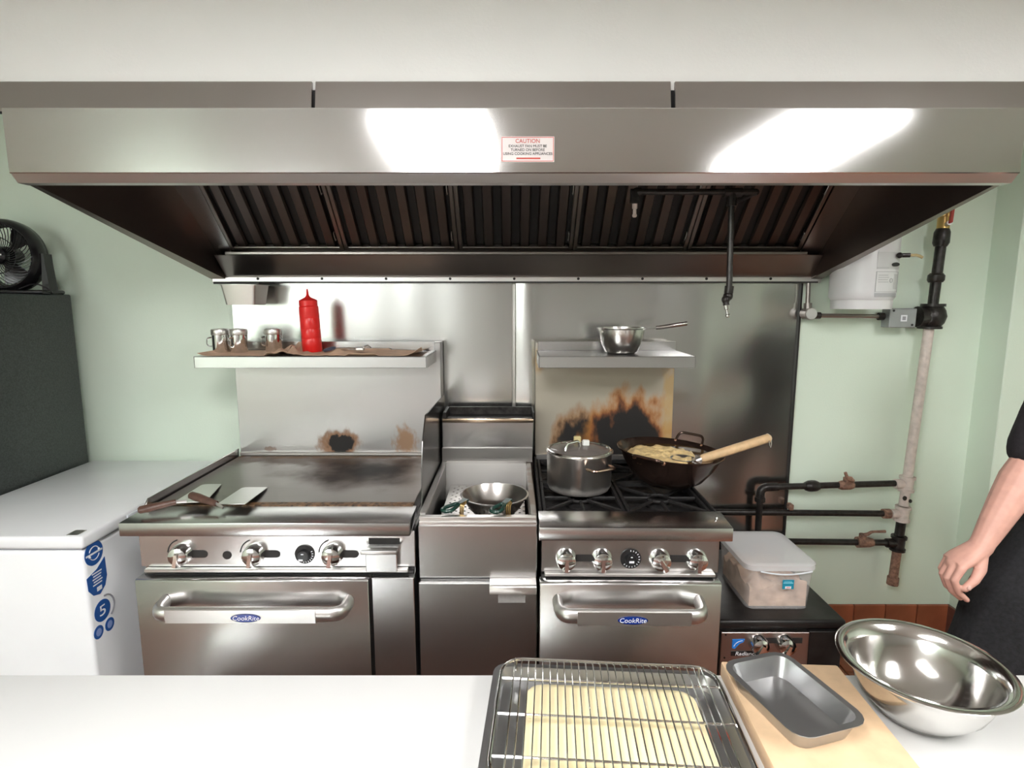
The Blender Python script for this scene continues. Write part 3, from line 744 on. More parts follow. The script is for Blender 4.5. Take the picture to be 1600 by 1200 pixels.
fnx, fny, fnz = -2.14, -.16, 1.812
fn = thing('desk_fan', 'small black round desk fan standing on the dark fridge', 'fan', (fnx, fny, 1.652))
FM = Matrix.Rotation(math.radians(6), 4, 'Z')
C0 = V((fnx, fny, fnz))
def fpt(x, y, z): return C0 + FM @ V((x, y, z))
FANB = plain('fan_black', (.014,.013,.015), .25)
fnr = FM @ FRONT
part('housing', B().lathe([(.128, -.045), (.150, -.03), (.153, .0), (.149, .030), (.135, .046), (.126, .042), (.136, .025), (.138, -.01), (.122, -.04), (.128, -.045)], C0, 40, fnr), FANB, fn, 50)
grl = part('grille_ring', B().tube([fpt(.075*math.cos(2*PI*k/32), -.052, .075*math.sin(2*PI*k/32)) for k in range(32)], .002, 5, True), FANB, fn)
for k in range(44):
    a = 2*PI*k/44
    pts = [fpt(r*math.cos(a+tw), -.044-.01*math.sin(PI*(r-.03)/.1), r*math.sin(a+tw)) for r, tw in ((.034, 0), (.06, .12), (.09, .32), (.115, .52), (.134, .70))]
    part('grille_wire', B().tube(pts, .0016, 4), FANB, fn)
part('hub', B().lathe([(0, .066), (.026, .064), (.036, .054), (.038, .03), (0, .03)], C0, 24, fnr), FANB, fn)
part('hub_bar', B().box(-.014, .030, -.068, -.065, -.002, .004, 0, 1, Matrix.Translation(C0) @ FM), SATIN, fn)
for k in range(3):
    a0 = 2*PI*k/3 + .9
    rings = []
    for r in (.03, .06, .09, .118):
        hw = .25 + 4.2*(r-.02)*(.16-r)*20*.5
        rings.append([fpt(r*math.cos(a0+hw*s2_), .012*s2_ + q, r*math.sin(a0+hw*s2_)) for s2_, q in ((-1, 0), (0, -.004), (1, 0), (1, .003), (0, 0), (-1, .003))])
    part('blade', B().loft(rings), FANB, fn, 60)
part('motor', B().lathe([(0, -.07), (.03, -.068), (.04, -.05), (.04, .0), (0, .0)], C0, 20, fnr), FANB, fn)
for sx in (-1, 1):
    part('yoke', B().loft([[fpt(sx*.157+dx, dy, z) for dx, dy in ((-w_, -.022), (w_, -.022), (w_, .03), (-w_, .03))] for z, w_ in ((-.158, .016), (-.10, .012), (-.04, .007), (.01, .005))]), FANB, fn, 20)
part('base', B().box(-.175, .175, -.07, .075, -.160, -.142, .008, 2, Matrix.Translation(C0) @ FM), FANB, fn)
cp = fillet([(fnx+.10, fny-.07, 1.672), (fnx+.15, fny-.05, 1.70), (fnx+.19, fny-.03, 1.675), (fnx+.185, fny+.0, 1.656), (fnx+.12, fny+.04, 1.658)], .03, 5)
part('cord', B().tube(cp, .003, 6), FANB, fn)

# ------------------------------------------------------------------ gas pipes on the wall at right
gp = thing('gas_pipe', 'upright gas pipe with flaking pale paint and three black branches on green wall', 'pipe', (1.83, -.07, .3))
def lp_(z): return V((1.812 + (z-.30)*.040, -.07, z))
part('riser_pipe', B().tube([lp_(.78), lp_(1.50)], .0205, 14), WHITEPIPE, gp, label='pale flaking upright pipe')
def fitting(z, mt, h=.036, r=.0275):
    return part('tee', B().tube([lp_(z-h), lp_(z+h)], r, 14).tube([lp_(z-h), lp_(z-h+.012)], r+.006, 14).tube([lp_(z+h-.012), lp_(z+h)], r+.006, 14).tube([lp_(z), lp_(z)+V((-.055, 0, 0))], r*.8, 12), mt, gp)
fitting(.785, WHITEPIPE); fitting(.640, WHITEPIPE); fitting(.495, BLKPIPE)
part('nipple', B().tube([lp_(.68), lp_(.745)], .0205, 14), WHITEPIPE, gp)
part('nipple', B().tube([lp_(.535), lp_(.60)], .0205, 14), BLKPIPE, gp)
part('drip_leg', B().tube([lp_(.30), lp_(.455)], .0195, 14), RUSTY, gp)
part('end_cap', B().tube([lp_(.288), lp_(.325)], .0245, 14), RUSTY, gp)
for z, x, s_ in ((.722, 1.815, .010), (.708, 1.842, .008)):
    part('bare_patch', B().disc((x, -.090, z), s_*.9, s_*1.1, .005, 'y', 9), BLKPIPE, gp)
# upper branch
part('branch_pipe', B().tube([(1.785, -.07, .787), (1.165, -.07, .768)], .0145, 12), BLKPIPE, gp)
part('union', B().tube([(1.36, -.07, .773), (1.375, -.07, .7735), (1.39, -.07, .774), (1.41, -.07, .7745), (1.425, -.07, .775)], [.019, .026, .027, .026, .019], 10), BLKPIPE, gp)
vv = part('valve', B().tube([(1.515, -.07, .778), (1.53, -.07, .778), (1.57, -.07, .779), (1.585, -.07, .779)], [.016, .022, .022, .016], 10).cyl((1.55, -.07, .78), (1.55, -.07, .815), .014), RUSTY, gp)
part('lever', B().tube([(1.572, -.085, .803), (1.556, -.09, .815), (1.54, -.09, .822), (1.530, -.09, .845)], [.009, .012, .008, .007], 8), RUSTY, vv)
part('elbow', B().tube(fillet([(1.235, -.07, .770), (1.155, -.07, .768), (1.155, -.07, .70)], .05, 7), .0195, 12).cyl((1.155, -.07, .72), (1.155, -.07, .70), .024), BLKPIPE, gp)
part('down_pipe', B().tube([(1.155, -.07, .71), (1.155, -.07, .50)], .0145, 12), BLKPIPE, gp)
# middle branch
part('branch_pipe', B().tube([(1.79, -.07, .640), (.80, -.045, .640)], .0145, 12), BLKPIPE, gp)
part('coupling', B().tube([(1.735, -.07, .64), (1.765, -.07, .64)], .023, 10), RUSTY, gp)
part('pipe_clip', B().box(1.295, 1.315, -.075, -.04, .655, .685, .004), RUSTY, gp)
# lower branch
part('branch_pipe', B().tube([(1.79, -.07, .497), (1.10, -.07, .506)], .0145, 12), BLKPIPE, gp)
vv = part('valve', B().tube([(1.625, -.07, .50), (1.635, -.07, .50), (1.68, -.07, .499), (1.70, -.07, .499)], [.026, .027, .024, .018], 10).cyl((1.65, -.07, .51), (1.65, -.07, .540), .016), RUSTY, gp)
part('lever', B().tube([(1.645, -.085, .542), (1.66, -.09, .548), (1.675, -.09, .558), (1.69, -.09, .560), (1.74, -.09, .561)], [.009, .008, .007, .006, .007], 8), RUSTY, vv)
# upper valve body and black riser
part('regulator', B().tube([(1.862, -.07, 1.502), (1.862, -.07, 1.512)], .048, 16).tube([(1.862, -.07, 1.512), (1.863, -.07, 1.53), (1.865, -.07, 1.56), (1.867, -.07, 1.585), (1.867, -.07, 1.60)], [.040, .052, .058, .050, .040], 16).tube([(1.867, -.07, 1.60), (1.867, -.07, 1.612)], .048, 16).tube([(1.80, -.07, 1.555), (1.86, -.07, 1.555)], .046, 16), BLKPIPE, gp)
part('riser_pipe', B().tube([(1.866, -.07, 1.60), (1.875, -.07, 1.90)], .021, 14), BLKPIPE, gp)
part('coupling', B().tube([(1.867, -.07, 1.705), (1.867, -.07, 1.715), (1.868, -.07, 1.735), (1.868, -.07, 1.745)], [.027, .033, .033, .025], 12), BLKPIPE, gp)
part('coupling', B().tube([(1.872, -.07, 1.86), (1.873, -.07, 1.875), (1.874, -.07, 1.92), (1.875, -.07, 1.935)], [.025, .032, .031, .025], 12), BLKPIPE, gp)
bv = part('ball_valve', B().tube([(1.875, -.07, 1.93), (1.876, -.07, 2.06)], [.024, .024], 12).ball((1.876, -.07, 2.0), .030), BRASS, gp)
part('lever', B().prism([(1.862, 1.95), (1.876, 1.955), (1.882, 2.09), (1.866, 2.09)], 'y', -.125, -.115, .002), REDP, bv)
part('lever_nut', B().cyl((1.868, -.115, 1.955), (1.876, -.085, 1.95), .010), SATIN, bv)
part('riser_pipe', B().tube([(1.876, -.07, 2.05), (1.88, -.07, ZC)], .026, 14), BLKPIPE, gp)

# conduit with junction box
cb = thing('conduit_box', 'grey junction box with thin conduit and round elbow on green wall', 'conduit', (1.6, -.06, 1.5))
part('box', B().box(1.658, 1.775, -.105, -.045, 1.508, 1.592, .003), GREYBOX, cb)
for x, z in ((1.672, 1.582), (1.758, 1.520)): part('screw', B().disc((x, -.106, z), .005, .005, .003, 'y', 8), KPRINT, cb)
sk = part('sticker', B().box(1.706, 1.733, -.1065, -.1045, 1.535, 1.563), WPRINT, cb)
part('sticker_mark', B().box(1.712, 1.727, -.1072, -.106, 1.541, 1.557), GPRINT, sk)
part('conduit', B().tube([(1.335, -.06, 1.560), (1.655, -.06, 1.556)], .0095, 10), FRAMEST, cb)
part('connector', B().tube([(1.635, -.06, 1.556), (1.662, -.06, 1.556)], .017, 10), BLKPIPE, cb)
part('connector', B().tube([(1.335, -.06, 1.560), (1.375, -.06, 1.560)], .015, 10), BLKPIPE, cb)
part('elbow', B().cyl((1.322, -.035, 1.568), (1.322, -.085, 1.568), .027).tube([(1.318, -.06, 1.575), (1.316, -.06, 1.615)], .017, 10), FRAMEST, cb)
part('elbow_cover', B().disc((1.322, -.087, 1.568), .024, .024, .005), plain('galvanised_cover', (.62,.62,.60), .4, .7), cb)
part('conduit', B().tube([(1.316, -.06, 1.60), (1.312, -.06, 1.703)], .0095, 10), FRAMEST, cb)

# white tank
tk = thing('suppression_tank', 'white fire suppression tank with printed labels hanging on green wall', 'tank', (1.505, -.16, 1.59))
TX, TY = 1.497, -.15
part('cylinder', B().lathe([(0, 1.615), (.09, 1.615), (.112, 1.622), (.124, 1.640), (.125, 1.665), (.125, 1.98), (.105, 2.04), (.05, 2.07), (0, 2.07)], (TX, TY, 0), 36), WHITE2, tk, 40)
part('foot_ring', B().lathe([(.105, 1.590), (.114, 1.590), (.116, 1.626), (.108, 1.632), (.102, 1.62), (.105, 1.590)], (TX, TY, 0), 36), WHITE2, tk)
part('bracket', B().box(TX-.03, TX+.03, TY+.11, -.002, 1.60, 1.95).box(TX+.09, TX+.16, TY+.06, TY+.07, 1.69, 1.90), GREYBOX, tk)
def curved(x0, x1, z0, z1, off=.0012, n=8):
    a0, a1 = math.asin((x0-TX)/.126), math.asin((x1-TX)/.126)
    rings = []
    for k in range(n+1):
        a = a0+(a1-a0)*k/n; s_, c_ = math.sin(a), math.cos(a)
        rings.append([(TX+(.125+q)*s_, TY-(.125+q)*c_, z) for q, z in ((0, z0), (off, z0), (off, z1), (0, z1))])
    return B().loft(rings)
l1 = part('label', curved(1.475, 1.585, 1.660, 1.742), plain('label_white', (.76,.76,.76), .4), tk, label='white instruction label')
PR = plain('label_border', (.40,.40,.41), .5)
for q in ((1.475, 1.585, 1.7405, 1.742), (1.475, 1.585, 1.660, 1.6615), (1.475, 1.477, 1.66, 1.742), (1.583, 1.585, 1.66, 1.742)):
    part('border', curved(*q, off=.0020, n=6), PR, l1)
LG = plain('label_text_grey', (.58,.58,.58), .5)
for k in range(4): part('print_line', curved(1.484, 1.528-.004*(k % 2), 1.698+k*.009, 1.702+k*.009, .0020, 4), LG, l1)
part('print_block', curved(1.556, 1.581, 1.672, 1.732, .0020, 4), LG, l1)
a_ = math.asin((1.540-TX)/.126)
part('print_ring', B().tube([(TX+.1272*math.sin(a_+.06*math.cos(2*PI*k/14)), TY-.1272*math.cos(a_+.06*math.cos(2*PI*k/14)), 1.706+.0085*math.sin(2*PI*k/14)) for k in range(14)], .0009, 4, True), PR, l1)
part('label', curved(1.475, 1.580, 1.634+.006, 1.656), plain('label_grey_band', (.46,.46,.47), .5), tk, label='grey band label')
l2 = part('label', curved(1.475, 1.592, 1.752, 1.82), plain('label_grey_top', (.66,.66,.66), .5), tk, label='grey upper label')
part('label_band', curved(1.475, 1.525, 1.752, 1.760, .002), LG, l2)
part('logo', B().disc((1.552, TY-.1175, 1.770), .015, .008, .012, 'y', 16), BLACK, l2)
vh = part('valve', B().tube([(1.565, TY-.118, 1.806), (1.60, TY-.13, 1.806)], .009, 10).ball((1.565, TY-.12, 1.806), .012, 8), BLKPIPE, tk)
part('hose', B().tube([(1.60, TY-.13, 1.806), (1.625, TY-.13, 1.806), (1.64, TY-.13, 1.802), (1.65, TY-.13, 1.797)], .006, 8), plain('pale_hose', (.55,.42,.22), .5), vh)

# ------------------------------------------------------------------ things on the griddle shelf
ZS = 1.4095
b = B(); nx, ny = 60, 14
g = []
for j in range(ny+1):
    row = []
    for i in range(nx+1):
        x = -1.235 + .87*i/nx; y = -.393 + .255*j/ny
        bump = max(0, noise.noise(V((x*9, y*14, 1))))*.012
        c1 = math.exp(-((x+.90)/.07)**2)*.034*abs(math.sin(x*55+y*30)); c2 = math.exp(-((x+.70)/.05)**2 - ((y+.3)/.09)**2)*.022*abs(math.sin(x*60-y*20))
        curl = .028*max(0, (x+.43)/.065)**2*(.4+.6*(j < 5)) + .010*max(0, (-1.21-x)/.025)
        edge = .008 if j in (0, ny) and noise.noise(V((x*6, 3, 1))) > .1 else 0
        row.append(b.bm.verts.new((x, y, ZS + .0022 + (bump*.5 + c1 + c2)*(x > -.97)*(0 if abs(x+.842) < .05 and j > 4 else 1)*(.3 + .7*min(1, j/4)) + curl + edge)))
    g.append(row)
g2 = [[b.bm.verts.new(v.co - V((0, 0, .0008))) for v in row] for row in g]
for j in range(ny):
    for i in range(nx):
        b.bm.faces.new((g[j][i], g[j][i+1], g[j+1][i+1], g[j+1][i])); b.bm.faces.new((g2[j][i], g2[j+1][i], g2[j+1][i+1], g2[j][i+1]))
for i in range(nx):
    b.bm.faces.new((g[0][i], g2[0][i], g2[0][i+1], g[0][i+1])); b.bm.faces.new((g[ny][i], g[ny][i+1], g2[ny][i+1], g2[ny][i]))
for j in range(ny):
    b.bm.faces.new((g[j][0], g[j+1][0], g2[j+1][0], g2[j][0])); b.bm.faces.new((g[j][nx], g2[j][nx], g2[j+1][nx], g[j+1][nx]))
solo('kraft_paper', b, KRAFT, (-.8, -.26, ZS), 'crumpled brown kraft paper lining the shelf above the griddle', 'paper', smooth=60)

def shaker(x, y, ha, label):
    t = thing('spice_shaker', label, 'shaker', (x, y, ZS+.003), 'steel shakers on the shelf')
    z = ZS+.003
    part('cup', B().lathe([(0, 0), (.032, 0), (.0335, .003), (.0335, .072), (.032, .074), (0, .074)], (x, y, z), 28), CHROME, t)
    part('lid', B().lathe([(.0345, .072), (.0355, .074), (.0355, .090), (.033, .096), (.012, .099), (0, .0995)], (x, y, z), 28), SATIN, t)
    dx, dy = math.cos(ha), math.sin(ha)
    P = [(x+dx*r, y+dy*r, z+h) for r, h in ((.032, .062), (.050, .060), (.052, .035), (.046, .026), (.033, .024))]
    part('handle', B().tube(fillet(P, .01, 3), [(.0055, .0018)]*len(fillet(P, .01, 3)), 8), CHROME, t)
shaker(-1.214, -.245, math.radians(200), 'steel spice shaker nearest the freezer end of the griddle shelf')
shaker(-1.136, -.250, math.radians(245), 'steel spice shaker between its twin and the one by the crumpled paper')
shaker(-1.010, -.205, math.radians(190), 'steel spice shaker nearest the red squeeze bottle')

sq = thing('squeeze_bottle', 'red plastic squeeze bottle with pointed nozzle on the griddle shelf', 'bottle', (-.842, -.22, ZS+.002))
zz = ZS+.002; TILT = Matrix.Rotation(math.radians(-2.2), 4, 'Y')
part('bottle', B().lathe([(0, 0), (.037, 0), (.040, .004), (.040, .055), (.0392, .057), (.040, .059), (.040, .095), (.0392, .097), (.040, .099), (.040, .14), (.0392, .142), (.040, .144), (.0395, .188), (.036, .192), (0, .192)], (-.842, -.22, zz), 30, TILT), RED, sq, 40)
part('cap', B().lathe([(.036, .192), (.0375, .193), (.0375, .214), (.034, .217), (.012, .228), (.006, .236), (.0035, .262), (0, .263)], (-.842, -.22, zz), 28, TILT), RED, sq, 40)

ut = thing('kitchen_tool', 'small metal kitchen tool with dark loop lying on the kraft paper', 'utensil', (-.70, -.30, ZS+.012))
part('loop', B().tube([(-.735+.022*math.cos(2*PI*k/14), -.33+.012*math.sin(2*PI*k/14), ZS+.022+.006*math.sin(2*PI*k/14+1)) for k in range(14)], .005, 6, True), plain('dark_blue_grip', (.05,.05,.08), .35), ut)
part('shaft', B().tube([(-.715, -.325, ZS+.024), (-.66, -.315, ZS+.026), (-.63, -.31, ZS+.022)], .003, 6), CHROME, ut)
part('head', B().box(-.635, -.60, -.32, -.30, ZS+.014, ZS+.030, .004), SATIN, ut)
part('key', B().tube([(-.60, -.31, ZS+.03), (-.585, -.312, ZS+.036), (-.572, -.314, ZS+.026)], .004, 6), SATIN, ut)

# saucepan on the stove shelf
sp = thing('saucepan', 'small steel saucepan with tube handle on the shelf above the stove', 'saucepan', (.452, -.262, ZS))
part('bowl', B().lathe([(0, .001), (.058, .001), (.066, .006), (.082, .040), (.092, .085), (.094, .100), (.102, .104), (.102, .106), (.093, .106), (.090, .085), (.080, .042), (.064, .010), (0, .006)], (.452, -.262, ZS), 40), PANST, sp, 50)
part('handle_strap', B().tube([(.54, -.27, ZS+.098), (.575, -.275, ZS+.101), (.605, -.28, ZS+.108)], [(.011, .0014), (.008, .0014), (.006, .002)], 8, flat=(0, 1, 0)), SATIN, sp)
part('handle', B().tube([(.590, -.278, ZS+.106), (.61, -.28, ZS+.108), (.71, -.29, ZS+.124), (.713, -.29, ZS+.1245)], [.008, .009, .009, .007], 12), PANST, sp)
part('rivet', B().ball((.368, -.30, ZS+.09), .005, 8), SATIN, sp)

# ------------------------------------------------------------------ pot and wok on the stove
ZG = .9225
pt = thing('stock_pot', 'steel cooking pot with glass lid and side handles on the stove', 'pot', (.252, -.545, ZG))
PC = (.252, -.545, ZG)
POTST = steel('scorched_pot_steel', c=(.72,.69,.66), rough=.33, axis='z', base=PC, stains=[((.252, -.545, ZG), (.18, .18, .035), [(.4, 1.3, (.05,.035,.03), .6)], .3, 20)])
part('body', B().lathe([(0, 0), (.100, 0), (.112, .006), (.119, .02), (.121, .140), (.126, .146), (.126, .149), (.119, .149), (.117, .02), (0, .006)], PC, 44), POTST, pt, 50)
gl, gnt, gpn = newmat('lid_glass'); gpn.inputs['Base Color'].default_value = (.25, .22, .2, 1); gpn.inputs['Roughness'].default_value = .06; gpn.inputs['Alpha'].default_value = .62
ld = part('lid', B().lathe([(.114, .151), (.10, .157), (.06, .166), (0, .170), (0, .167), (.06, .163), (.10, .154), (.114, .149), (.114, .151)], PC, 40), gl, pt, 50)
part('lid_rim', B().tube([(PC[0]+.117*math.cos(2*PI*k/44), PC[1]+.117*math.sin(2*PI*k/44), ZG+.1515) for k in range(44)], .0055, 8, True), CHROME, ld)
kp = fillet([(.195, -.60, ZG+.160), (.200, -.595, ZG+.186), (.245, -.575, ZG+.192), (.25, -.572, ZG+.168)], .01, 4)
part('lid_handle', B().tube(kp, .0045, 8), CHROME, ld)
part('lid_tag', B().box(.235, .262, -.515, -.495, ZG+.168, ZG+.192, .003), plain('pale_yellow_tag', (.62,.52,.25), .5), ld)
part('lid_tag', B().box(.262, .288, -.562, -.545, ZG+.168, ZG+.190, .003), plain('white_tag', (.75,.75,.72), .5), ld)
for a in (math.radians(-62), math.radians(118)):
    rad = V((math.cos(a), math.sin(a), 0)); tg = V((-math.sin(a), math.cos(a), 0)); c = V(PC) + V((0, 0, .112))
    P = fillet([c+rad*.119-tg*.05, c+rad*.158-tg*.048, c+rad*.158+tg*.048, c+rad*.119+tg*.05], .02, 4)
    part('handle', B().tube(P, .0058, 8), plain('copper_tinted_steel', (.62,.45,.36), .2, 1.0), pt)

WC = V((.590, -.520, ZG)); WT = Matrix.Translation(WC) @ Matrix.Rotation(math.radians(4), 4, 'Y')
wk = thing('wok', 'dark seasoned iron wok of frying food with two loop handles', 'wok', WC)
prof = [(0, .003), (.05, .004), (.09, .015), (.130, .042), (.164, .088), (.186, .130), (.198, .142), (.199, .145), (.196, .146), (.183, .133), (.160, .091), (.126, .046), (.086, .019), (0, .007)]
part('body', B().lathe(prof, WC, 48, Matrix.Rotation(math.radians(3.5), 4, 'Y')), WOK, wk, 50)
Mw = Matrix.Translation(WC) @ Matrix.Rotation(math.radians(3.5), 4, 'Y')
def wh(a, up):
    rad = V((math.cos(a), math.sin(a), 0)); tg = V((-math.sin(a), math.cos(a), 0)); c = V((0, 0, .138))
    P = [c+rad*.188-tg*.055, c+rad*.215-tg*.050+V((0, 0, up)), c+rad*.222+V((0, 0, up+.012)), c+rad*.215+tg*.050+V((0, 0, up)), c+rad*.188+tg*.055]
    P = fillet([P[0], P[1], P[3], P[4]], .03, 6)
    h = part('loop_handle', B().tube([Mw @ p for p in P], .0055, 8), WOK, wk)
    for p in (P[0], P[-1]): part('rivet', B().ball(Mw @ p, .008, 8), plain('copper_rivet', (.5,.28,.18), .3, .9), h)
wh(math.radians(52), .035); wh(math.radians(232), .012)
oil = solo('frying_oil', B().lathe([(0, .125), (.169, .125), (.169, .121), (0, .121)], (WC.x, WC.y, WC.z), 40), OIL, (WC.x, WC.y, WC.z+.09), 'dark hot oil filling the wok', 'oil')
b = B()
for r_i in range(15):
    for k in range(48):
        pass
rings = []
nr, nk = 16, 56
vv0 = b.bm.verts.new((WC.x-.02, WC.y-.01, WC.z+.141)); prev = None
for i in range(1, nr+1):
    ring = []
    for k in range(nk):
        a = 2*PI*k/nk; lim = (.141 if math.cos(a-3.6) > -.1 else .125) + .018*noise.noise(V((math.cos(a)*2, math.sin(a)*2, 5)))
        r = lim*i/nr; x = -.02+r*math.cos(a); y = -.01+r*math.sin(a)
        h = .1335 + .010*noise.noise(V((x*38, y*38, 2))) + .006*noise.noise(V((x*90, y*90, 6)))
        if i == nr: h = .1205
        elif i == nr-1: h = .127
        ring.append(b.bm.verts.new((WC.x+x, WC.y+y, WC.z+h)))
    if prev is None:
        for k in range(nk): b.bm.faces.new((vv0, ring[k], ring[(k+1) % nk]))
    else:
        for k in range(nk): b.bm.faces.new((prev[k], ring[k], ring[(k+1) % nk], prev[(k+1) % nk]))
    prev = ring
solo('frying_food', b, FRIES, (WC.x, WC.y, WC.z+.09), 'golden bubbling batter frying in the wok', 'food', kind='stuff', smooth=60)
sk = thing('skimmer', 'skimmer with thick pale wooden handle resting on the wok rim', 'skimmer', (.69, -.60, 1.02))
A, Bq = V((.688, -.600, 1.050)), V((.962, -.550, 1.121))
part('handle', B().tube([A, A.lerp(Bq, .03), A.lerp(Bq, .5), A.lerp(Bq, .93), A.lerp(Bq, .98), Bq], [.014, .0165, .0170, .0165, .0155, .010], 16), WOODH, sk)
part('end_cap', B().tube([A.lerp(Bq, .965), A.lerp(Bq, .975)], .0172, 16), plain('worn_wood_end', (.72,.60,.44), .5), sk)
hk = A.lerp(Bq, .95)
part('hang_loop', B().tube([hk+V((0, -.016, -.004)), hk+V((.002, -.019, -.02)), hk+V((.006, -.018, -.032)), hk+V((.01, -.016, -.018)), hk+V((.01, -.014, -.004))], .0018, 6), CHROME, sk)
part('ferrule', B().tube([A-V((.03, 0, .010)), A+V((.002, 0, .0005))], [.008, .0145], 12), SATIN, sk)
part('spoon', B().lathe([(0, -.012), (.03, -.010), (.045, 0), (.043, .002), (.03, -.007), (0, -.009)], (.62, -.61, 1.058), 24), SATIN, sk)

# ------------------------------------------------------------------ fryer: bowl and basket handles
bw = B().lathe([(0, .001), (.060, .001), (.068, .005), (.090, .030), (.112, .066), (.116, .074), (.121, .075), (.121, .078), (.115, .079), (.109, .066), (.087, .031), (.064, .008), (0, .005)], (-.062, -.675, .8690), 48)
solo('prep_bowl', bw, PANST, (-.062, -.675, .869), 'steel prep bowl standing in the fryer tank', 'bowl', smooth=50)
def basket(x, y, ang, label):
    t = thing('fry_basket', label, 'basket handle', (x, y, .938), 'green fryer basket handles')
    M = Matrix.Translation((x, y, .946)) @ Matrix.Rotation(ang, 4, 'Z') @ Matrix.Diagonal((.72, .78, .8, 1))
    P = [V((0.0, -.055, .006)), V((.017, -.050, .006)), V((.026, -.025, .007)), V((.017, 0, .009)), V((.010, .03, .012)), V((-.010, .03, .012)), V((-.017, 0, .009)), V((-.026, -.025, .007)), V((-.017, -.050, .006))]
    part('grip', B().tube([M @ p for p in fillet(P, .012, 3, True)], .0065, 8, True), GREENH, t, label='green coated loop grip')
    part('neck', B().hexa([M @ V(q) for q in ((-.012, .02, .004), (.012, .02, .004), (.016, .085, .012), (-.016, .085, .012), (-.012, .02, .014), (.012, .02, .014), (.016, .085, .020), (-.016, .085, .020))]), GREENH, t)
    for k in range(3):
        xx = .014 + k*.009
        pp = [M @ V(q) for q in ((xx, .07-.01*k, .016), (xx+.004, .03, .012), (xx+.004, .027, -.03), (xx, .045, -.05))]
        part('hook_wire', B().tube(fillet(pp, .006, 3), .0022, 6), BRASS, t)
basket(-.195, -.822, math.radians(-38), 'green fryer basket handle beside the splash guard end of the fryer')
basket(-.040, -.826, math.radians(-28), 'green fryer basket handle in front of the steel prep bowl')

# ------------------------------------------------------------------ spatulas on the griddle
def spatula(quad, hA, hB, label, z=.945):
    c = V((sum(q[0] for q in quad)/4, sum(q[1] for q in quad)/4, z))
    t = thing('griddle_spatula', label, 'spatula', c, 'spatulas on the griddle')
    zz_ = [z+.012, z-.006, z-.006, z+.012]
    lo = [V((q[0], q[1], h)) for q, h in zip(quad, zz_)]
    P = []
    for i in range(4):       # round the far corners a little
        a, bq, cq = lo[i-1], lo[i], lo[(i+1) % 4]
        d = .022 if i in (1,) else .006
        p0 = bq+(a-bq).normalized()*d; p1 = bq+(cq-bq).normalized()*d
        P += [p0*(1-u)**2+bq*2*u*(1-u)+p1*u*u for u in (0, .33, .66, 1)]
    part('blade', B().loft([P, [p+V((0, 0, .0018)) for p in P]]), SATIN, t)
    A_, B_ = V(hA), V(hB)
    d = (B_-A_)
    part('tang', B().tube([A_+d*.6, B_, B_+d.normalized()*.03-V((0, 0, .006))], [(.006, .003)]*3, 8, flat=(0, 0, 1)), SATIN, t)
    part('handle', B().tube([A_, A_+d*.05, A_+d*.3, A_+d*.7, A_+d], [(.008, .006), (.013, .010), (.0145, .011), (.012, .010), (.010, .008)], 12), WOODD, t)
spatula([(-1.128, -.80), (-1.165, -.55), (-1.095, -.548), (-1.025, -.79)], (-1.205, -.862, .955), (-1.11, -.812, .966), 'wooden handled spatula nearest the freezer, its handle over the ledge')
spatula([(-.975, -.812), (-.998, -.585), (-.905, -.585), (-.882, -.812)], (-1.085, -.775, .978), (-.975, -.818, .962), 'wooden handled spatula with square blade, handle lying across the other')

# ------------------------------------------------------------------ work table in front
tb = thing('work_table', 'white topped work table in the foreground before the cooking line', 'table', (0, -1.98, 0))
part('table_top', B().box(-1.45, 1.18, -2.42, -1.600, .865, .900, .004, 2), TOPWHITE, tb)
for x in (-1.40, 1.13):
    for y in (-2.37, -1.65):
        part('leg', B().cyl((x, y, 0), (x, y, .865), .02), SATIN, tb)
part('undershelf', B().box(-1.40, 1.13, -2.37, -1.65, .25, .262), STEEL, tb)

def foot4(b, x0, x1, y0, y1, z0, z1, M):
    for x in (x0, x1):
        for y in (y0, y1): b.cyl(M @ V((x, y, z0)), M @ V((x, y, z1)), .003, seg=6)
RM = Matrix.Translation((.168, -1.775, 0)) @ Matrix.Rotation(math.radians(-4.0), 4, 'Z')
sh = thing('sheet_pan', 'shallow steel sheet pan under the wire cooling rack', 'pan', (.168, -1.775, .90))
def xf(b, M):
    for v in b.bm.verts: v.co = M @ v.co
    return b
part('pan', xf(pan_shell(-.205, .20, -.150, .150, .9005, .925, .02, .008, .008), RM), GREYPAN, sh)
ds = B().loft([rrect(-.145, .15, -.125, .110, .03, .9035), rrect(-.148, .153, -.128, .113, .03, .918), rrect(-.135, .14, -.115, .10, .03, .928)])
solo('dough_sheet', xf(ds, RM), DOUGH, (.168, -1.775, .9035), 'pale yellow dough slab on the sheet pan below the wire rack', 'dough')
ck = thing('cooling_rack', 'chrome wire cooling rack lying over the sheet pan', 'rack', (.168, -1.775, .93))
ZR = .948
rim = B().tube([RM @ V((p.x, p.y, ZR)) for p in rrect(-.195, .195, -.142, .142, .04, 0, 5)], .0028, 8, True)
part('rim', rim, CHROME, ck)
for y in (-.09, 0, .09): part('long_wire', B().tube([RM @ V((-.195, y, ZR-.004)), RM @ V((.195, y, ZR-.004))], .0022, 6), CHROME, ck)
w0 = None
for i in range(27):
    x = -.172 + i*.01323
    if w0 is None:
        P = [RM @ V((x, y, z)) for y, z in ((-.142, ZR), (-.135, ZR+.002), (.135, ZR+.002), (.145, ZR-.001), (.144, ZR-.006))]
        w0 = part('wire', B().tube(P, .0013, 6), CHROME, ck); wx = x
    else: dpart(w0, ck, (RM.to_3x3() @ V((x-wx, 0, 0))))
for x in (-.17, .17):
    for y in (-.14, .14): part('foot', B().cyl(RM @ V((x, y, .9255)), RM @ V((x, y, ZR)), .0025, seg=8), CHROME, ck)

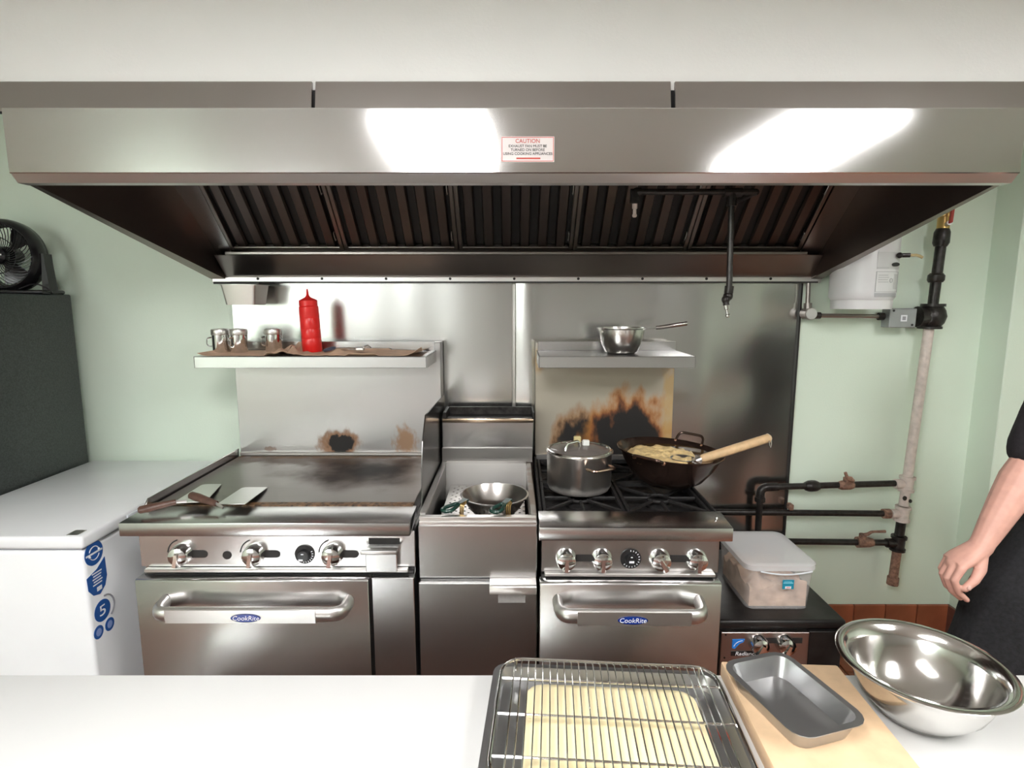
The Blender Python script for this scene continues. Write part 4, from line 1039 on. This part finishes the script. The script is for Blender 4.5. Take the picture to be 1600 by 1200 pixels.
BM_ = Matrix.Translation((.505, -1.74, 0)) @ Matrix.Rotation(math.radians(-3), 4, 'Z')
solo('cutting_board', xf(B().box(-.108, .112, -.13, .13, .9005, .932, .004, 2), BM_), BOARDW, (.505, -1.74, .9005), 'thick wooden cutting board under the grey steel pan', 'cutting board')
PM = Matrix.Translation((.472, -1.738, 0)) @ Matrix.Rotation(math.radians(16), 4, 'Z')
hp = xf(pan_shell(-.062, .062, -.090, .090, .9325, .966, .022, .010, .008), PM)
solo('steel_pan', hp, GREYPAN, (.472, -1.738, .9325), 'grey steel food pan with rounded corners on the cutting board', 'pan', smooth=50)
mb_ = B().lathe([(0, .001), (.055, .001), (.066, .006), (.096, .040), (.112, .078), (.117, .094), (.126, .097), (.133, .098), (.134, .1005), (.132, .102), (.124, .101), (.114, .098), (.109, .079), (.092, .042), (.062, .009), (0, .005)], (.716, -1.706, .9005), 64)
solo('mixing_bowl', mb_, POLISH, (.716, -1.706, .9005), 'large shiny steel mixing bowl at the end of the work table', 'bowl', smooth=60)

# ------------------------------------------------------------------ person standing at the right
def ring_at(c, t, up, ra, rb, n=14):
    t = V(t).normalized(); u = V(up) - t*V(up).dot(t); u.normalize(); w_ = t.cross(u)
    return [V(c) + u*math.cos(2*PI*k/n)*ra + w_*math.sin(2*PI*k/n)*rb for k in range(n)]
def limb(b, pts, rads, up=(0, 1, 0), n=14):
    pts = [V(p) for p in pts]; rings = []
    for i, p in enumerate(pts):
        t = pts[min(i+1, len(pts)-1)] - pts[max(i-1, 0)]
        ra, rb = rads[i] if isinstance(rads[i], tuple) else (rads[i], rads[i])
        rings.append(ring_at(p, t, up, ra, rb, n))
    b.loft(rings); b.ball(pts[0], min(rads[0]) if isinstance(rads[0], tuple) else rads[0]*.98, 12); b.ball(pts[-1], min(rads[-1]) if isinstance(rads[-1], tuple) else rads[-1]*.98, 12)
    return b
def remesh(b, vox, it=4):
    bmesh.ops.recalc_face_normals(b.bm, faces=b.bm.faces)
    me = bpy.data.meshes.new('tmp'); b.bm.to_mesh(me); b.bm.free()
    o = bpy.data.objects.new('tmp', me); COL.objects.link(o)
    m = o.modifiers.new('r', 'REMESH'); m.mode = 'VOXEL'; m.voxel_size = vox
    s_ = o.modifiers.new('s', 'SMOOTH'); s_.iterations = it; s_.factor = .5
    dg = bpy.context.evaluated_depsgraph_get(); dg.update()
    r = bpy.data.meshes.new_from_object(o.evaluated_get(dg))
    bpy.data.objects.remove(o); bpy.data.meshes.remove(me)
    out = B(); out.bm.from_mesh(r); bpy.data.meshes.remove(r); return out
PB = V((1.72, -1.02, 0))
pe = thing('person', 'person in black clothes standing at right, bare forearm and curled hand hanging', 'person', PB)
# right arm (towards the middle of the picture): elbow, wrist, hand
def arm(mx):
    b = B()
    S, E_, W_ = V((1.545, -1.02, 1.40)), V((1.470, -1.05, 1.165)), V((1.316, -1.10, .935))
    limb(b, [S, S.lerp(E_, .5), E_], [.052, .047, .044])
    limb(b, [E_, E_.lerp(W_, .2), E_.lerp(W_, .45), E_.lerp(W_, .75), E_.lerp(W_, .93), W_], [.045, .050, .045, .036, (.031, .029), (.031, .029)])
    K = V((1.248, -1.095, .888))        # knuckle line centre (index towards the camera)
    limb(b, [W_, W_.lerp(K, .35), W_.lerp(K, .75), K], [(.032, .027), (.038, .024), (.042, .021), (.040, .017)])
    for dy, s_, dx in ((-.030, 1.0, 0), (-.009, 1.06, -.003), (.012, 1.0, -.002), (.031, .82, .004)):
        k0 = V((1.250+dx, -1.097+dy, .888)); p1 = k0+V((-.018, -.001, -.036))*s_; p2 = p1+V((.016, .0, -.036))*s_; p3 = p2+V((.026, .001, -.022))*s_
        limb(b, [k0.lerp(W_, .25), k0, p1, p2, p3], [.0105*s_, .0120*s_, .0105*s_, .0092*s_, .0078*s_], n=10)
    t0_, t1, t2, t3 = V((1.310, -1.112, .918)), V((1.299, -1.130, .884)), V((1.278, -1.140, .858)), V((1.254, -1.140, .834))
    limb(b, [t0_, t1, t2, t3], [.019, .0155, .0125, .0100], n=10)
    r = remesh(b, .0030, 5)
    if mx:
        for v in r.bm.verts: v.co.x = 2*PB.x - v.co.x
        bmesh.ops.reverse_faces(r.bm, faces=r.bm.faces)
    return r
body = B()
HD = V((1.72, -1.04, 1.62))
limb(body, [(1.72, -1.02, .95), (1.72, -1.02, 1.10), (1.72, -1.02, 1.25), (1.72, -1.02, 1.38), (1.72, -1.02, 1.44)], [(.10, .155), (.095, .145), (.105, .16), (.105, .18), (.075, .12)])
limb(body, [(1.72, -1.01, 1.42), (1.72, -1.03, 1.53)], [.06, .055])
body.ball(HD, (.076, .096, .118), 20)
body.ball(HD+V((0, -.085, -.06)), (.042, .03, .045), 12)          # chin and jaw
body.ball(HD+V((0, -.098, -.015)), (.014, .022, .022), 10)        # nose
for s_ in (-1, 1):
    body.ball(HD+V((s_*.077, .005, -.01)), (.010, .02, .032), 10)  # ears
    body.ball(HD+V((s_*.035, -.078, .022)), (.022, .016, .010), 8) # brows
legpts = {-1: ([(1.635, -1.01, .93), (1.50, -1.04, .74), (1.425, -1.05, .56), (1.41, -1.02, .30), (1.41, -1.0, .09)]), 1: ([(1.80, -1.01, .93), (1.82, -1.02, .74), (1.83, -1.02, .52), (1.83, -1.0, .30), (1.83, -1.0, .09)])}
for s_ in (-1, 1):
    limb(body, legpts[s_], [.085, .08, .06, .052, .04])
    limb(body, [V(legpts[s_][-1])+V((0, .05, -.045)), V(legpts[s_][-1])+V((0, -.13, -.055))], [.035, .03])
bd_ = remesh(body, .010, 4)
tmp = bpy.data.meshes.new('a')
for mx in (0, 1):
    a = arm(mx); a.bm.to_mesh(tmp); a.bm.free(); bd_.bm.from_mesh(tmp)
bpy.data.meshes.remove(tmp)
part('body', bd_, SKIN, pe, 180)
# thumb nail, index nail
part('nail', B().ball((1.258, -1.1500, .841), (.0060, .003, .0078), 10), NAIL, pe)
# clothing
sh_ = B()
limb(sh_, [(1.72, -1.02, .93), (1.72, -1.025, 1.08), (1.72, -1.02, 1.25), (1.72, -1.02, 1.38), (1.72, -1.015, 1.43), (1.72, -1.015, 1.475)], [(.125, .185), (.118, .172), (.122, .185), (.115, .190), (.095, .145), (.065, .075)])
for s_ in (-1, 1):
    S, E_ = V((1.72+s_*.155, -1.02, 1.385)), V((1.72+s_*.238, -1.046, 1.205))
    b2 = [S, S.lerp(E_, .5), E_]
    limb(sh_, b2, [.066, .066, .064])
part('shirt', remesh(sh_, .008, 3), CLOTH2, pe, 180)
tr = B()
limb(tr, [(1.72, -1.02, 1.02), (1.72, -1.02, .95), (1.715, -1.02, .88)], [(.125, .175), (.13, .185), (.12, .17)])
for s_ in (-1, 1):
    limb(tr, legpts[s_][:4]+[(legpts[s_][4][0], legpts[s_][4][1], .05)], [.118, .122, .112, .098, .095])
trm = remesh(tr, .010, 3)
for v in trm.bm.verts:
    v.co += v.normal*.006*noise.noise(V((v.co.x*14, v.co.y*14, v.co.z*7)))
part('trousers', trm, CLOTH, pe, 180)
for s_ in (-1, 1):
    q = V(legpts[s_][-1]); so = B()
    limb(so, [q+V((0, .06, -.045)), q+V((0, -.04, -.045)), q+V((0, -.15, -.055))], [(.045, .04), (.045, .042), (.03, .038)])
    part('shoe', so, BLACK, pe, 180)
hr = B().ball(HD+V((0, .022, .030)), (.084, .096, .104), 18)
part('hair', hr, HAIR, pe, 180)
EYEW = plain('eye_white', (.7,.68,.66), .2); IRIS = plain('iris', (.04,.025,.015), .2)
for s_ in (-1, 1):
    ey = part('eye', B().ball(HD+V((s_*.034, -.084, .006)), (.013, .0105, .0075), 10), EYEW, pe)
    part('iris', B().ball(HD+V((s_*.034, -.0925, .006)), (.0052, .003, .0052), 8), IRIS, ey)
part('mouth', B().ball(HD+V((0, -.113, -.052)), (.022, .006, .006), 8), plain('lip', (.45,.18,.15), .5), pe)
